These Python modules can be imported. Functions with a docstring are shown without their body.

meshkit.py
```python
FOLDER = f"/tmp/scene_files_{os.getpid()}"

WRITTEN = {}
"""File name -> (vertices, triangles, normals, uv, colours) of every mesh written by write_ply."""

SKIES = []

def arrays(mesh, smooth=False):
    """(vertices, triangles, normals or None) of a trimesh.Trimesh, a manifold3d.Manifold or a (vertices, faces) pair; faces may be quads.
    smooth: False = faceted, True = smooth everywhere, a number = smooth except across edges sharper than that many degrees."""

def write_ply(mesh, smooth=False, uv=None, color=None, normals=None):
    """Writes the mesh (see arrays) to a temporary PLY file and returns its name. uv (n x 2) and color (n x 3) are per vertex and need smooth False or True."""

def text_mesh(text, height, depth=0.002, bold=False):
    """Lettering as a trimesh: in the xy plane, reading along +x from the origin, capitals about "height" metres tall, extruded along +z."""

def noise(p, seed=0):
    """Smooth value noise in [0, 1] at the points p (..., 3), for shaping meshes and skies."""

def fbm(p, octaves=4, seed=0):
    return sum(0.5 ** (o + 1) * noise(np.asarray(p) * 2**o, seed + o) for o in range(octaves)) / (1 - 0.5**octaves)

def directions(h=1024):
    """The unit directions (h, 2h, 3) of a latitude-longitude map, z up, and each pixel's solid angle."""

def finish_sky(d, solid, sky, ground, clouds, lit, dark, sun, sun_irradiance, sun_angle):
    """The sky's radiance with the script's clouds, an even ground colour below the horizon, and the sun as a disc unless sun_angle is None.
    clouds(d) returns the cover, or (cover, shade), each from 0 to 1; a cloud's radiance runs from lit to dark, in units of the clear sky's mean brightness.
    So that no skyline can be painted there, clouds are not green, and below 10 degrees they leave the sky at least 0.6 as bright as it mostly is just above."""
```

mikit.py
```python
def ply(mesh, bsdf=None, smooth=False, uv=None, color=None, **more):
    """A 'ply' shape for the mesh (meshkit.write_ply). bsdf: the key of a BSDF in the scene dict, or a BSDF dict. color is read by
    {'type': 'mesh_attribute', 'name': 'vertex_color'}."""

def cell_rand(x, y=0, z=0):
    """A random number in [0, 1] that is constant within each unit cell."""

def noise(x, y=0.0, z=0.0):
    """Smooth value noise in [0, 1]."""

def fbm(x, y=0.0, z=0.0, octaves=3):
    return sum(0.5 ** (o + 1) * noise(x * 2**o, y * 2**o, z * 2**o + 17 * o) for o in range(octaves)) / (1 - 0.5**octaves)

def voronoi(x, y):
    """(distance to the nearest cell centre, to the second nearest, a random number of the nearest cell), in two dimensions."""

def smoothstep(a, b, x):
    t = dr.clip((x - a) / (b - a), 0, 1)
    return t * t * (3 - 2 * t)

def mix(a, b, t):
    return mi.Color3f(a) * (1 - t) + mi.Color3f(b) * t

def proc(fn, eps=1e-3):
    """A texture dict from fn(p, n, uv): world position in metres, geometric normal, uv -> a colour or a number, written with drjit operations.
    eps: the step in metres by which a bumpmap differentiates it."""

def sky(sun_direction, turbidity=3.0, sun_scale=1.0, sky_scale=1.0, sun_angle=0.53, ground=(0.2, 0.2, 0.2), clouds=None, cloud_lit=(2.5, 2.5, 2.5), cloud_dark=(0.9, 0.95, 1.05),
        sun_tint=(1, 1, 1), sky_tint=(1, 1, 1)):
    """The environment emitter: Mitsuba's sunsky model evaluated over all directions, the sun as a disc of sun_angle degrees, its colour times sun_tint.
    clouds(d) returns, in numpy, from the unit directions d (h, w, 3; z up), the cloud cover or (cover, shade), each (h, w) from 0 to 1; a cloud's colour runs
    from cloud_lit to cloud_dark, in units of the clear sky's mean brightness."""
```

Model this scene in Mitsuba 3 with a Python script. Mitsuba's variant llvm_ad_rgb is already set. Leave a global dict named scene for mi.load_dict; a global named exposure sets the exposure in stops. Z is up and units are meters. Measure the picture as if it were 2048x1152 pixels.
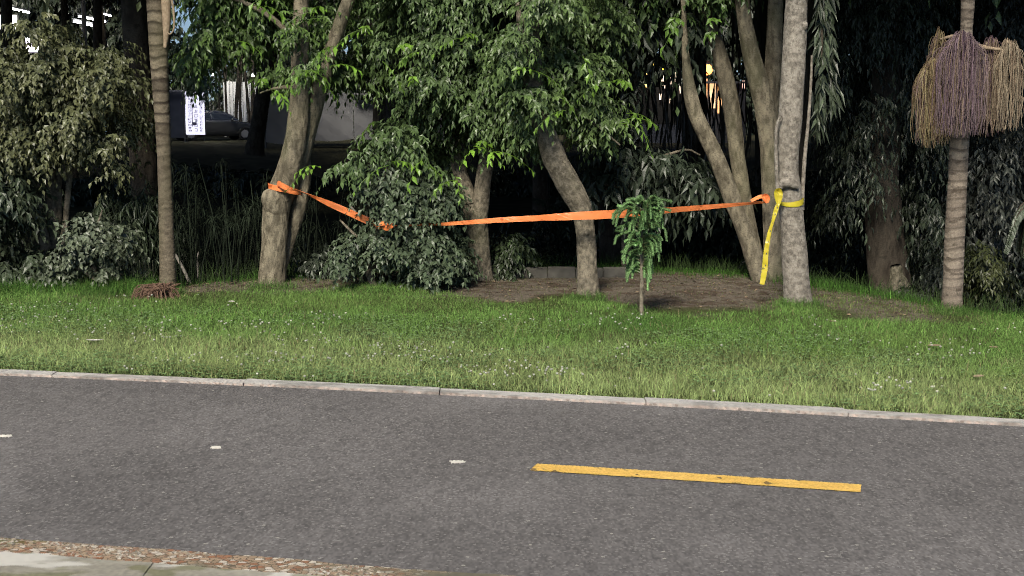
import math
import numpy as np
import trimesh
from shapely import Polygon
import drjit as dr
import mitsuba as mi
import mikit
import meshkit
from mikit import noise, fbm, voronoi, smoothstep, mix, cell_rand

T = mi.ScalarTransform4f
scene, labels = {}, {}

# ------------------------------------------------------------------ camera, sky, exposure
scene['camera'] = {'type': 'perspective', 'fov': 38.996, 'fov_axis': 'x', 'near_clip': 0.05, 'far_clip': 2000.0,
                   'to_world': T().look_at(origin=[0, 0, 1.55], target=[0, 9.9187, 1.55 - 1.2725], up=[0, 0, 1])}
SUN = (-0.22, -0.90, 0.74)
scene['sky'] = mikit.sky(SUN, turbidity=3, sun_scale=0.25, sky_scale=0.16, sun_angle=16.0, sun_tint=(0.86, 0.985, 1.17), sky_tint=(0.88, 0.93, 1.06), ground=(0.1, 0.1, 0.09))
exposure = 4.0


# ------------------------------------------------------------------ the lie of the land
CREST = np.array([(-5.265,11.395), (-4.072,11.395), (-3.013,11.454), (-2.158,12.284), (-0.557,12.894), (0.976,12.970), (1.996,12.564), (2.513,11.698), (2.818,11.278), (3.095,10.728), (3.332,10.180), (3.556,9.926), (4.382,9.815)])
DIRT = np.array([(-5.034,11.792), (-3.260,11.336), (-2.665,10.996), (-2.120,11.164), (-1.677,11.336), (-1.396,11.636), (-1.171,11.823), (-0.909,11.636), (-0.652,11.395), (-0.361,10.996), (0.099,10.887), (0.496,11.278), (0.753,10.996), (1.001,10.373), (1.403,10.133), (1.815,10.472), (2.094,10.780), (2.203,10.228), (2.521,9.926), (2.973,9.926), (3.287,10.040), (4.225,10.276)])


def far_edge(x):
    q = np.clip(x, -8, 8)
    return 7.492 - 0.249 * np.asarray(x) - 0.009 * (q * q + 2 * q * (x - q))


def sstep(a, b, x):
    t = np.clip((np.asarray(x, float) - a) / (b - a), 0, 1)
    return t * t * (3 - 2 * t)


def crest_y(x):
    return np.interp(x, CREST[:, 0], CREST[:, 1])


def ground_z(x, y):
    x, y = np.asarray(x, float), np.asarray(y, float)
    e = y - far_edge(x)
    z = 0.015 + 0.035 * sstep(0.3, 3.5, e) - 0.09 * sstep(0.22, 0.0, e)
    s = y - crest_y(x)
    z = z - 0.95 * sstep(0.05, 2.4, s) + 0.62 * sstep(44, 52, y)
    return z


rng = np.random.default_rng(20240611)


# ------------------------------------------------------------------ helpers
def key_for(name):
    if name not in scene and name not in labels and not any(k.startswith(name + '__') for k in scene):
        return name
    n = 1
    while f'{name}_{n:03d}' in scene or f'{name}_{n:03d}' in labels or any(k.startswith(f'{name}_{n:03d}__') for k in scene):
        n += 1
    return f'{name}_{n:03d}'


_used = set()


def unique(name):
    k, n = name, 0
    while k in _used:
        n += 1
        k = f'{name}_{n:03d}'
    _used.add(k)
    return k


def thing(name, label, cat=None, group=None, kind=None):
    k = unique(name)
    d = {'label': label}
    if cat:
        d['category'] = cat
    if group:
        d['group'] = group
    if kind:
        d['kind'] = kind
    labels[k] = d
    return k


def obj(key, mesh, bsdf, smooth=False, color=None, label=None, kind=None, **more):
    key = unique(key)
    scene[key] = mikit.ply(mesh, bsdf, smooth, color=color, **more)
    d = {}
    if label:
        d['label'] = label
    if kind:
        d['kind'] = kind
    if d:
        labels[key] = {**labels.get(key, {}), **d}
    return key


def solo(name, label, cat, mesh, bsdf, smooth=False, color=None, group=None, kind=None, **more):
    k = thing(name, label, cat, group, kind)
    scene[k] = mikit.ply(mesh, bsdf, smooth, color=color, **more)
    return k


def cat_mesh(parts):
    vs, fs, cs, at = [], [], [], 0
    for p in parts:
        vs.append(p[0]); fs.append(p[1] + at)
        if len(p) > 2:
            cs.append(p[2])
        at += len(p[0])
    out = (np.vstack(vs), np.vstack(fs))
    return (*out, np.vstack(cs)) if cs else out


def unit(a):
    a = np.asarray(a, float)
    return a / np.maximum(np.linalg.norm(a, axis=-1, keepdims=True), 1e-9)


def curve(pts, n):
    """Catmull-Rom through pts (k, m), resampled to n rows."""
    p = np.asarray(pts, float)
    if len(p) == 2:
        t = np.linspace(0, 1, n)[:, None]
        return p[0] * (1 - t) + p[1] * t
    p = np.vstack([2 * p[0] - p[1], p, 2 * p[-1] - p[-2]])
    u = np.linspace(0, len(p) - 3 - 1e-6, n)
    i = u.astype(int)
    t = (u - i)[:, None]
    a, b, c, d = p[i], p[i + 1], p[i + 2], p[i + 3]
    return 0.5 * (2 * b + (c - a) * t + (2 * a - 5 * b + 4 * c - d) * t * t + (3 * b - a - 3 * c + d) * t ** 3)


def tube(pts, n=40, sides=14, rough=0.0, freq=9.0, stretch=0.35, seed=0, ring=None):
    """A closed swept tube: pts rows (x, y, z, r). rough: share of the radius that noise moves."""
    c = curve(pts, n)
    c[:, 3] = np.maximum(c[:, 3], 0.0004)
    d = unit(np.gradient(c[:, :3], axis=0))
    ref = np.array([0.0, 1.0, 0.0]) if abs(d[:, 1]).mean() < 0.8 else np.array([0, 0, 1.0])
    s = unit(np.cross(d, ref))
    t = np.cross(s, d)
    a = np.arange(sides) * 2 * np.pi / sides
    dirs = np.cos(a)[None, :, None] * s[:, None] + np.sin(a)[None, :, None] * t[:, None]
    r = np.repeat(c[:, 3:4], sides, 1)
    if rough:
        q = (c[:, None, :3] + dirs * c[:, None, 3:4]) * np.array([freq, freq, freq * stretch])
        r = r * (1 + rough * 2 * (meshkit.fbm(q, 3, seed) - 0.5))
    if ring is not None:
        r = r * (1 + ring(c[:, 2])[:, None])
    v = (c[:, None, :3] + dirs * r[..., None]).reshape(-1, 3)
    i, j = np.meshgrid(np.arange(n - 1), np.arange(sides), indexing='ij')
    k = (j + 1) % sides
    f = np.stack([i * sides + j, (i + 1) * sides + j, (i + 1) * sides + k, i * sides + k], -1).reshape(-1, 4)
    f = np.vstack([f[:, [0, 2, 1]], f[:, [0, 3, 2]]])
    b, e = len(v), len(v) + 1
    j = np.arange(sides)
    v = np.vstack([v, c[0, :3], c[-1, :3]])
    f = np.vstack([f, np.stack([j, (j + 1) % sides, 0 * j + b], 1)[:, [0, 1, 2]], np.stack([(n - 1) * sides + j, 0 * j + e, (n - 1) * sides + (j + 1) % sides], 1)])
    return v, f[:, [0, 2, 1]]


def box(center, size, rotz=0.0, bevel=0.0):
    m = trimesh.creation.box(size)
    if bevel:
        v = m.vertices
        pts = np.vstack([v - np.sign(v) * bevel * np.eye(3)[i] * 1.0 for i in range(3)])
        m = trimesh.convex.convex_hull(pts)
    m.apply_transform(trimesh.transformations.rotation_matrix(rotz, [0, 0, 1]))
    m.apply_translation(center)
    return np.array(m.vertices), np.array(m.faces)


def leaves(p, d, n, L, W, fold=0.25, curl=0.12, col=(0.05, 0.09, 0.03)):
    """Leaf blades: bases p, directions d, upper sides n (N, 3); five corners and four triangles each."""
    N = len(p)
    d = unit(d)
    s = unit(np.cross(d, n))
    n = np.cross(s, d)
    L = np.broadcast_to(np.asarray(L, float), (N,))[:, None]
    W = np.broadcast_to(np.asarray(W, float), (N,))[:, None]
    mid = p + d * L * 0.45
    v = np.stack([p, mid + s * W / 2 + n * W * fold, mid - s * W / 2 + n * W * fold, mid, p + d * L - n * L * curl], 1).reshape(-1, 3)
    f = (np.array([[0, 3, 1], [0, 2, 3], [1, 3, 4], [3, 2, 4]])[None] + (np.arange(N) * 5)[:, None, None]).reshape(-1, 3)
    c = np.repeat(np.broadcast_to(np.asarray(col, float), (N, 3)), 5, 0)
    return v, f, np.clip(c, 0, 1)


def sprays(r, o, d, length, k, L, W, droop=0.5, hang=0.5, col=(0.05, 0.09, 0.03), tip=None, vary=0.25, fold=0.25):
    """Twigs from o along d that droop, each with k alternate leaves; tip: the colour towards the twig's end."""
    N = len(o)
    d = unit(d)
    length = np.broadcast_to(np.asarray(length, float), (N,))
    t = np.tile((np.arange(k) + 0.6) / k, (N, 1)) + r.normal(0, 0.02, (N, k))
    up = np.array([0, 0, 1.0])
    side = unit(np.cross(d, up + r.normal(0, 0.25, (N, 3))))
    lt = (length[:, None] * t)[..., None]
    pos = o[:, None] + d[:, None] * lt - up * droop * lt * t[..., None]
    tan = unit(d[:, None] - up * 2 * droop * t[..., None])
    sg = np.where(np.arange(k) % 2, 1.0, -1.0)[None, :, None]
    spread = 0.85 * (1 - 0.75 * t[..., None] ** 3)
    ld = unit(tan * 0.75 + side[:, None] * sg * spread - up * hang + r.normal(0, 0.18, (N, k, 3)))
    ln = unit(np.cross(side[:, None] + 0 * ld, ld) * 0 + up + 0.5 * tan + r.normal(0, 0.3, (N, k, 3)))
    base = np.broadcast_to(np.asarray(col, float), (N, 3)) * np.exp(r.normal(0, vary, (N, 1)))
    c = base[:, None] * np.exp(r.normal(0, 0.16, (N, k, 1)))
    if tip is not None:
        tp = np.broadcast_to(np.asarray(tip, float), (N, 3))
        w = np.clip(t[..., None] * 1.3 - 0.25, 0, 1)
        c = c * (1 - w) + tp[:, None] * np.exp(r.normal(0, 0.15, (N, k, 1))) * w
    size = np.exp(r.normal(0, 0.16, (N, k))) * (0.8 + 0.4 * np.sin(np.pi * np.clip(t, 0, 1)))
    return leaves(pos.reshape(-1, 3), ld.reshape(-1, 3), ln.reshape(-1, 3), (L * size).ravel(), (W * size).ravel(), fold, 0.15, c.reshape(-1, 3))


def in_blobs(r, blobs, count, shell=0.45):
    """count points in the ellipsoids (x, y, z, rx, ry, rz), more of them towards the outside, with outward directions."""
    b = np.asarray(blobs, float)
    vol = (b[:, 3] * b[:, 5]) ** 0.9
    w = r.choice(len(b), count, p=vol / vol.sum())
    u = unit(r.normal(0, 1, (count, 3)))
    rad = r.uniform(0, 1, (count, 1)) ** shell
    p = b[w, :3] + u * rad * b[w, 3:6]
    return p, u


def crown(r, blobs, count, length=0.45, k=9, L=0.10, W=0.042, col=(0.045, 0.08, 0.028), tip=None, droop=0.5, hang=0.55, gaps=0.42, gfreq=2.2, vary=0.25, seed=1, shell=0.45, holes=()):
    p, u = in_blobs(r, blobs, count, shell)
    keep = meshkit.fbm(p * gfreq, 2, seed) > gaps
    for q in holes:      # openings in the crown
        keep &= ((p[:, 0] - q[0]) / q[3]) ** 2 + ((p[:, 2] - q[2]) / q[5]) ** 2 > 1
    p, u = p[keep], u[keep]
    d = unit(u * np.array([1, 1, 0.5]) + r.normal(0, 0.45, p.shape) + np.array([0, -0.15, -0.05]))
    return sprays(r, p - d * length * 0.4, d, length * r.uniform(0.7, 1.25, len(p)), k, L, W, droop, hang, col, tip, vary)


def ribbon(pts, n=60, thick=0.0016):
    """A flat strip: pts rows (x, y, z, width, turn in degrees about its length; 0 = standing on edge, 90 = lying flat)."""
    c = curve(pts, n)
    d = unit(np.gradient(c[:, :3], axis=0))
    up = np.tile([0, 0, 1.0], (n, 1))
    s = unit(up - d * (up * d).sum(1, keepdims=True) + 1e-6)
    o = np.cross(d, s)
    a = np.radians(c[:, 4:5])
    w = np.cos(a) * s + np.sin(a) * o
    q = np.cross(d, w)
    hw = c[:, 3:4] / 2
    v = np.stack([c[:, :3] + w * hw + q * thick / 2, c[:, :3] - w * hw + q * thick / 2, c[:, :3] - w * hw - q * thick / 2, c[:, :3] + w * hw - q * thick / 2], 1).reshape(-1, 3)
    f = []
    for j in range(4):
        k = (j + 1) % 4
        i = np.arange(n - 1)
        f.append(np.stack([i * 4 + j, i * 4 + k, (i + 1) * 4 + k, (i + 1) * 4 + j], 1))
    f = np.vstack(f)
    f = np.vstack([f[:, [0, 1, 2]], f[:, [0, 2, 3]], [[0, 2, 1], [0, 3, 2]], [[4 * n - 4, 4 * n - 3, 4 * n - 2], [4 * n - 4, 4 * n - 2, 4 * n - 1]]])
    return v, f


# ------------------------------------------------------------------ materials
def principled(color, rough=0.7, spec=0.3, **more):
    col = color if isinstance(color, dict) else {'type': 'rgb', 'value': list(color)}
    return {'type': 'principled', 'base_color': col, 'roughness': rough, 'specular': spec, **more}


def two(b):
    return {'type': 'twosided', 'bsdf': b}


def bump(b, fn, scale, eps=2e-3):
    return {'type': 'bumpmap', 'arbitrary': mikit.proc(fn, eps), 'scale': scale, 'bsdf': b}


VC = {'type': 'mesh_attribute', 'name': 'vertex_color'}
scene['m_leaf'] = two(principled(VC, 0.42, 0.45))
scene['m_matte'] = two(principled(VC, 0.75, 0.2))


def asphalt_col(p, n, uv):
    big = fbm(p.x * 0.9, p.y * 0.9, 0, 3)
    mid = fbm(p.x * 34, p.y * 15, 3, 3)
    fine = noise(p.x * 130, p.y * 60, 1)
    d1, _, r1 = voronoi(p.x * 60, p.y * 60)
    stone = dr.select((d1 < 0.36) & (r1 > 0.80), 1.0, 0.0) * (0.4 + 0.6 * r1)
    d2, _, r2 = voronoi(p.x * 13, p.y * 13)
    fleck = dr.select((d2 < 0.09) & (r2 > 0.90), 1.0, 0.0)
    c = mi.Color3f(0.107, 0.100, 0.098) * (0.46 + 0.36 * big + 0.44 * mid + 0.50 * fine)
    c = mix(c, (0.23, 0.215, 0.205), stone * 0.5)
    wear = smoothstep(0.45, 0.7, fbm(p.x * 1.3 + 4, p.y * 0.9, 6, 3))
    c = c * (1 + 0.16 * wear)
    return mix(c, (0.36, 0.34, 0.30), fleck * 0.6)


def asphalt_bump(p, n, uv):
    d1, _, r1 = voronoi(p.x * 75, p.y * 75)
    return (1 - d1) * r1 * 0.6 + noise(p.x * 220, p.y * 220, 0) * 0.5


scene['m_asphalt'] = bump(principled(mikit.proc(asphalt_col), 0.85, 0.25), asphalt_bump, 0.006)


def concrete_col(p, n, uv):
    a = fbm(p.x * 3, p.y * 9, p.z * 9, 3)
    b = noise(p.x * 90, p.y * 90, p.z * 90)
    d1, _, r1 = voronoi(p.x * 45 + p.z * 20, p.y * 45 + p.z * 45)
    c = mi.Color3f(0.36, 0.345, 0.325) * (0.55 + 0.6 * a + 0.3 * b)
    low = smoothstep(0.017, 0.007, p.z)
    c = mix(c, mi.Color3f(0.44, 0.34, 0.29) * (0.45 + 0.9 * r1), low * dr.select(d1 < 0.42, 0.85, 0.35))
    return mix(c, (0.06, 0.055, 0.05), smoothstep(0.60, 0.74, fbm(p.x * 5, p.y * 14, 8, 3)) * 0.4)


scene['m_concrete'] = bump(principled(mikit.proc(concrete_col), 0.85, 0.25), lambda p, n, uv: fbm(p.x * 60, p.y * 60, p.z * 60, 2), 0.006)


def aggregate_col(p, n, uv):
    d1, d2, r = voronoi(p.x * 38 + 0.5 * p.y, p.y * 48)
    a = fbm(p.x * 2.2, p.y * 5, 0, 3)
    c = mix((0.20, 0.15, 0.10), (0.42, 0.30, 0.21), r)
    c = mix(c, (0.50, 0.46, 0.40), dr.select(r > 0.72, 0.8, 0.0))
    c = mix(c, (0.27, 0.12, 0.07), dr.select(r < 0.22, 0.8, 0.0))
    c = mix((0.11, 0.09, 0.065), c, smoothstep(0.02, 0.22, d2 - d1))
    c = mix(c, (0.13, 0.12, 0.085), smoothstep(0.52, 0.68, a))
    return mix(c, (0.09, 0.10, 0.035), smoothstep(0.45, 0.7, noise(p.x * 2.5 + 3, p.y * 8, 4)) * smoothstep(-1.35, -1.8, p.x) * 0.7)


scene['m_aggregate'] = bump(principled(mikit.proc(aggregate_col), 0.8, 0.3), lambda p, n, uv: smoothstep(0.5, 0.05, voronoi(p.x * 38 + 0.5 * p.y, p.y * 48)[0]) * 1.0, 0.010)


def slab_col(p, n, uv):
    a = fbm(p.x * 4, p.y * 9, 2, 4)
    c = mi.Color3f(0.28, 0.26, 0.215) * (0.5 + 0.65 * a + 0.25 * noise(p.x * 80, p.y * 80, 0))
    c = mix(c, (0.55, 0.53, 0.48), smoothstep(0.53, 0.68, fbm(p.x * 3 + 7, p.y * 10, 5, 3)) * 0.8)
    return mix(c, (0.12, 0.12, 0.04), smoothstep(0.58, 0.72, fbm(p.x * 6, p.y * 12, 9, 3)) * 0.55)


scene['m_slab'] = bump(principled(mikit.proc(slab_col), 0.88, 0.2), lambda p, n, uv: fbm(p.x * 45, p.y * 45, 0, 3), 0.008)


def lerp_table(x, tab):
    x = mi.Float(x)
    out = mi.Float(float(tab[0, 1]))
    for (x0, y0), (x1, y1) in zip(tab[:-1], tab[1:]):
        out = dr.select(x > float(x0), float(y0) + (x - float(x0)) * float((y1 - y0) / (x1 - x0)), out)
    return dr.select(x > float(tab[-1, 0]), float(tab[-1, 1]), out)


def ground_col(p, n, uv):
    a = fbm(p.x * 3, p.y * 3, 0, 4)
    f = noise(p.x * 55, p.y * 55, 0)
    dirt = smoothstep(-0.12, 0.28, p.y + (fbm(p.x * 2.6, p.y * 2.6, 5, 3) - 0.5) * 1.1 - lerp_table(p.x, DIRT))
    soil = mi.Color3f(0.040, 0.050, 0.018) * (0.6 + 0.8 * a)
    earth = mix((0.080, 0.067, 0.053), (0.116, 0.097, 0.077), a) * (0.75 + 0.5 * f)
    earth = mix(earth, (0.05, 0.035, 0.025), smoothstep(0.5, 0.66, fbm(p.x * 9, p.y * 9, 2, 3)) * 0.7)
    c = mix(soil, earth, dirt)
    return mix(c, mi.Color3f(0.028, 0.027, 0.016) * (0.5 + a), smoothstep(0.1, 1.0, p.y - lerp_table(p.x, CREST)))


scene['m_ground'] = bump(principled(mikit.proc(ground_col), 0.95, 0.1), lambda p, n, uv: fbm(p.x * 30, p.y * 30, 0, 3), 0.02, 4e-3)


def bark(c0, c1, spot, fx=26.0, fz=9.0, hi=0.62, name='m_bark', scale=0.012, green=0.0, bfz=None):
    def col(p, n, uv):
        a = fbm(p.x * fx, p.y * fx, p.z * fz, 3)
        b = fbm(p.x * 9, p.y * 9, p.z * 4, 3)
        c = mix(c0, c1, smoothstep(0.28, 0.70, a * 0.7 + b * 0.3))
        s = fbm(p.x * fx * 1.5 + 9, p.y * fx * 1.5, p.z * fx * 1.1, 3)
        c = mix(c, spot, smoothstep(hi - 0.02, hi + 0.12, s) * 0.4)
        c = c * (0.72 + 0.56 * noise(p.x * 160, p.y * 160, p.z * 110))
        if green:
            c = mix(c, (0.075, 0.085, 0.035), smoothstep(0.5, 0.72, fbm(p.x * 4 + 3, p.y * 4, p.z * 2.2, 3)) * green)
        return c

    def h(p, n, uv):
        return fbm(p.x * fx * 1.3, p.y * fx * 1.3, p.z * (bfz or fz) * 1.3, 4)

    scene[name] = bump(principled(mikit.proc(col), 0.88, 0.2), h, scale, 3e-3)


bark((0.165, 0.146, 0.122), (0.34, 0.305, 0.26), (0.055, 0.043, 0.033), 40, 30, 0.60, 'm_bark_pale', 0.012)
bark((0.105, 0.09, 0.064), (0.27, 0.235, 0.17), (0.035, 0.028, 0.02), 36, 10, 0.60, 'm_bark_brown', 0.016, 0.35)
bark((0.105, 0.092, 0.068), (0.26, 0.225, 0.17), (0.035, 0.028, 0.02), 40, 26, 0.59, 'm_bark_rough', 0.018, 0.3)
bark((0.045, 0.036, 0.028), (0.09, 0.075, 0.058), (0.02, 0.017, 0.013), 20, 6, 0.6, 'm_bark_dark', 0.02)


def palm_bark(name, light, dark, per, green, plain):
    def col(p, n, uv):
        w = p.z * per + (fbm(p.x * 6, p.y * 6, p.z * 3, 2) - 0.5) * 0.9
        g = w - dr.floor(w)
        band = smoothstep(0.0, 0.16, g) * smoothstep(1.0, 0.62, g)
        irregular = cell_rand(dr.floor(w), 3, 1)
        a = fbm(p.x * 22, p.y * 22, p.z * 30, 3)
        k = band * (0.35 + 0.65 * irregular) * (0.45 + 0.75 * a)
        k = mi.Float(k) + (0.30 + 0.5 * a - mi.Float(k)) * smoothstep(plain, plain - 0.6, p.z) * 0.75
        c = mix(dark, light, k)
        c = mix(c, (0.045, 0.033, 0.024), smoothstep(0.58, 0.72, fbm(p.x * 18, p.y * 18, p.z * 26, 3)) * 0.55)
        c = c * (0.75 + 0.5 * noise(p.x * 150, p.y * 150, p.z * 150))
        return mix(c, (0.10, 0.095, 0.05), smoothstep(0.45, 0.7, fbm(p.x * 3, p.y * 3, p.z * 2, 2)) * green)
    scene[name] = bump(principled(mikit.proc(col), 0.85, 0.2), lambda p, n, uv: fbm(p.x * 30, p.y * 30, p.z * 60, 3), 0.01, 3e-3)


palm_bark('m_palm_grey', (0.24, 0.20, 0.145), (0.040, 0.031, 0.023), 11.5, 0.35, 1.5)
palm_bark('m_palm_brown', (0.33, 0.275, 0.22), (0.125, 0.100, 0.080), 14.0, 0.1, 0.5)


def grain(c0, c1, f=(40, 40, 40), rough=0.6, spec=0.3):
    def col(p, n, uv):
        return mix(c0, c1, fbm(p.x * f[0], p.y * f[1], p.z * f[2], 3))
    return two(principled(mikit.proc(col), rough, spec))


def yellow_paint(p, n, uv):
    c = mix((0.60, 0.36, 0.075), (0.76, 0.49, 0.14), fbm(p.x * 14, p.y * 40, 0, 3))
    c = c * (0.8 + 0.35 * noise(p.x * 150, p.y * 150, 0))
    edge = fbm(p.x * 22, p.y * 22, 4, 3)
    return mix(c, (0.10, 0.075, 0.05), smoothstep(0.71, 0.76, edge) * 0.8)


scene['m_yellow_paint'] = bump(principled(mikit.proc(yellow_paint), 0.7, 0.3), asphalt_bump, 0.0025)
scene['m_white_paint'] = grain((0.45, 0.42, 0.36), (0.75, 0.72, 0.66), (90, 90, 90), 0.7)
def tape_col(c, dark):
    def col(p, n, uv):
        return mix(c, dark, smoothstep(0.66, 0.72, fbm(p.x * 13, p.y * 13, p.z * 22, 3)) * 0.75)
    return two(bump(principled(mikit.proc(col), 0.34, 0.5), lambda p, n, uv: fbm(p.x * 16 + p.z * 20, p.z * 26, p.y * 8, 3), 0.012, 3e-3))


scene['m_orange'] = tape_col((0.90, 0.26, 0.085), (0.45, 0.09, 0.02))
scene['m_yellow'] = tape_col((0.56, 0.46, 0.035), (0.10, 0.08, 0.01))
scene['m_dry'] = grain((0.20, 0.14, 0.09), (0.42, 0.33, 0.23), (60, 60, 60), 0.8)
scene['m_stick'] = grain((0.16, 0.145, 0.125), (0.34, 0.31, 0.27), (30, 30, 30), 0.8)
scene['m_block'] = grain((0.05, 0.047, 0.04), (0.13, 0.122, 0.107), (14, 14, 14), 0.9)
scene['m_tarp'] = grain((0.17, 0.17, 0.185), (0.24, 0.24, 0.255), (1.5, 1.5, 1.5), 0.55)
scene['m_white'] = grain((0.66, 0.66, 0.68), (0.8, 0.8, 0.8), (3, 3, 3), 0.5)
scene['m_dark_cloth'] = grain((0.022, 0.026, 0.038), (0.05, 0.056, 0.075), (4, 4, 4), 0.7)
scene['m_dark_metal'] = two(principled((0.05, 0.05, 0.055), 0.45, 0.5))
scene['m_car'] = two(principled((0.024, 0.025, 0.028), 0.25, 0.6, clearcoat=0.8, clearcoat_gloss=0.9))
scene['m_glass_dark'] = two(principled((0.012, 0.014, 0.017), 0.08, 0.7))
scene['m_tyre'] = two(principled((0.012, 0.012, 0.012), 0.8, 0.2))
scene['m_alloy'] = two(principled((0.45, 0.45, 0.46), 0.35, 0.6, metallic=0.7))
scene['m_print'] = two(principled((0.10, 0.09, 0.16), 0.6, 0.2))
scene['m_lampbody'] = two(principled((0.3, 0.3, 0.3), 0.5, 0.3))


def lamp(key, mesh, rgb, smooth=False, label=None):
    return obj(key, mesh, 'm_lampbody', smooth, label=label, emitter={'type': 'area', 'radiance': {'type': 'rgb', 'value': list(rgb)}})


# ------------------------------------------------------------------ ground, path and kerbs
def grid(xs, ys, zf):
    x, y = np.meshgrid(xs, ys)
    v = np.stack([x, y, zf(x, y)], -1).reshape(-1, 3)
    n, m = len(xs), len(ys)
    i, j = np.meshgrid(np.arange(m - 1), np.arange(n - 1), indexing='ij')
    a = (i * n + j).ravel()
    return v, np.vstack([np.stack([a, a + 1, a + n + 1], 1), np.stack([a, a + n + 1, a + n], 1)])


xs = np.concatenate([[-400, -120, -50, -28, -18, -12], np.arange(-8, 8.01, 0.08), [12, 18, 28, 50, 120, 400]])
ys = np.concatenate([[-300, -60, -10, 3.0, 4.0], np.arange(5.0, 16.5, 0.07), [17, 18, 20, 24, 30, 38, 44, 46, 48, 50, 52, 60, 80, 120, 400]])


def ground_shape(x, y):
    z = ground_z(x, y)
    p = np.stack([x * 2.3, y * 2.3, 0 * x], -1)
    return z + 0.022 * (meshkit.fbm(p, 3, 5) - 0.5) * sstep(0.2, 0.8, y - far_edge(x))


v, f = grid(xs, ys, ground_shape)
scene['ground'] = mikit.ply((v, f), 'm_ground', True)
labels['ground'] = {'label': 'lawn soil and bare brown earth under the trees', 'kind': 'structure'}
_used.add('ground')


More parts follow.
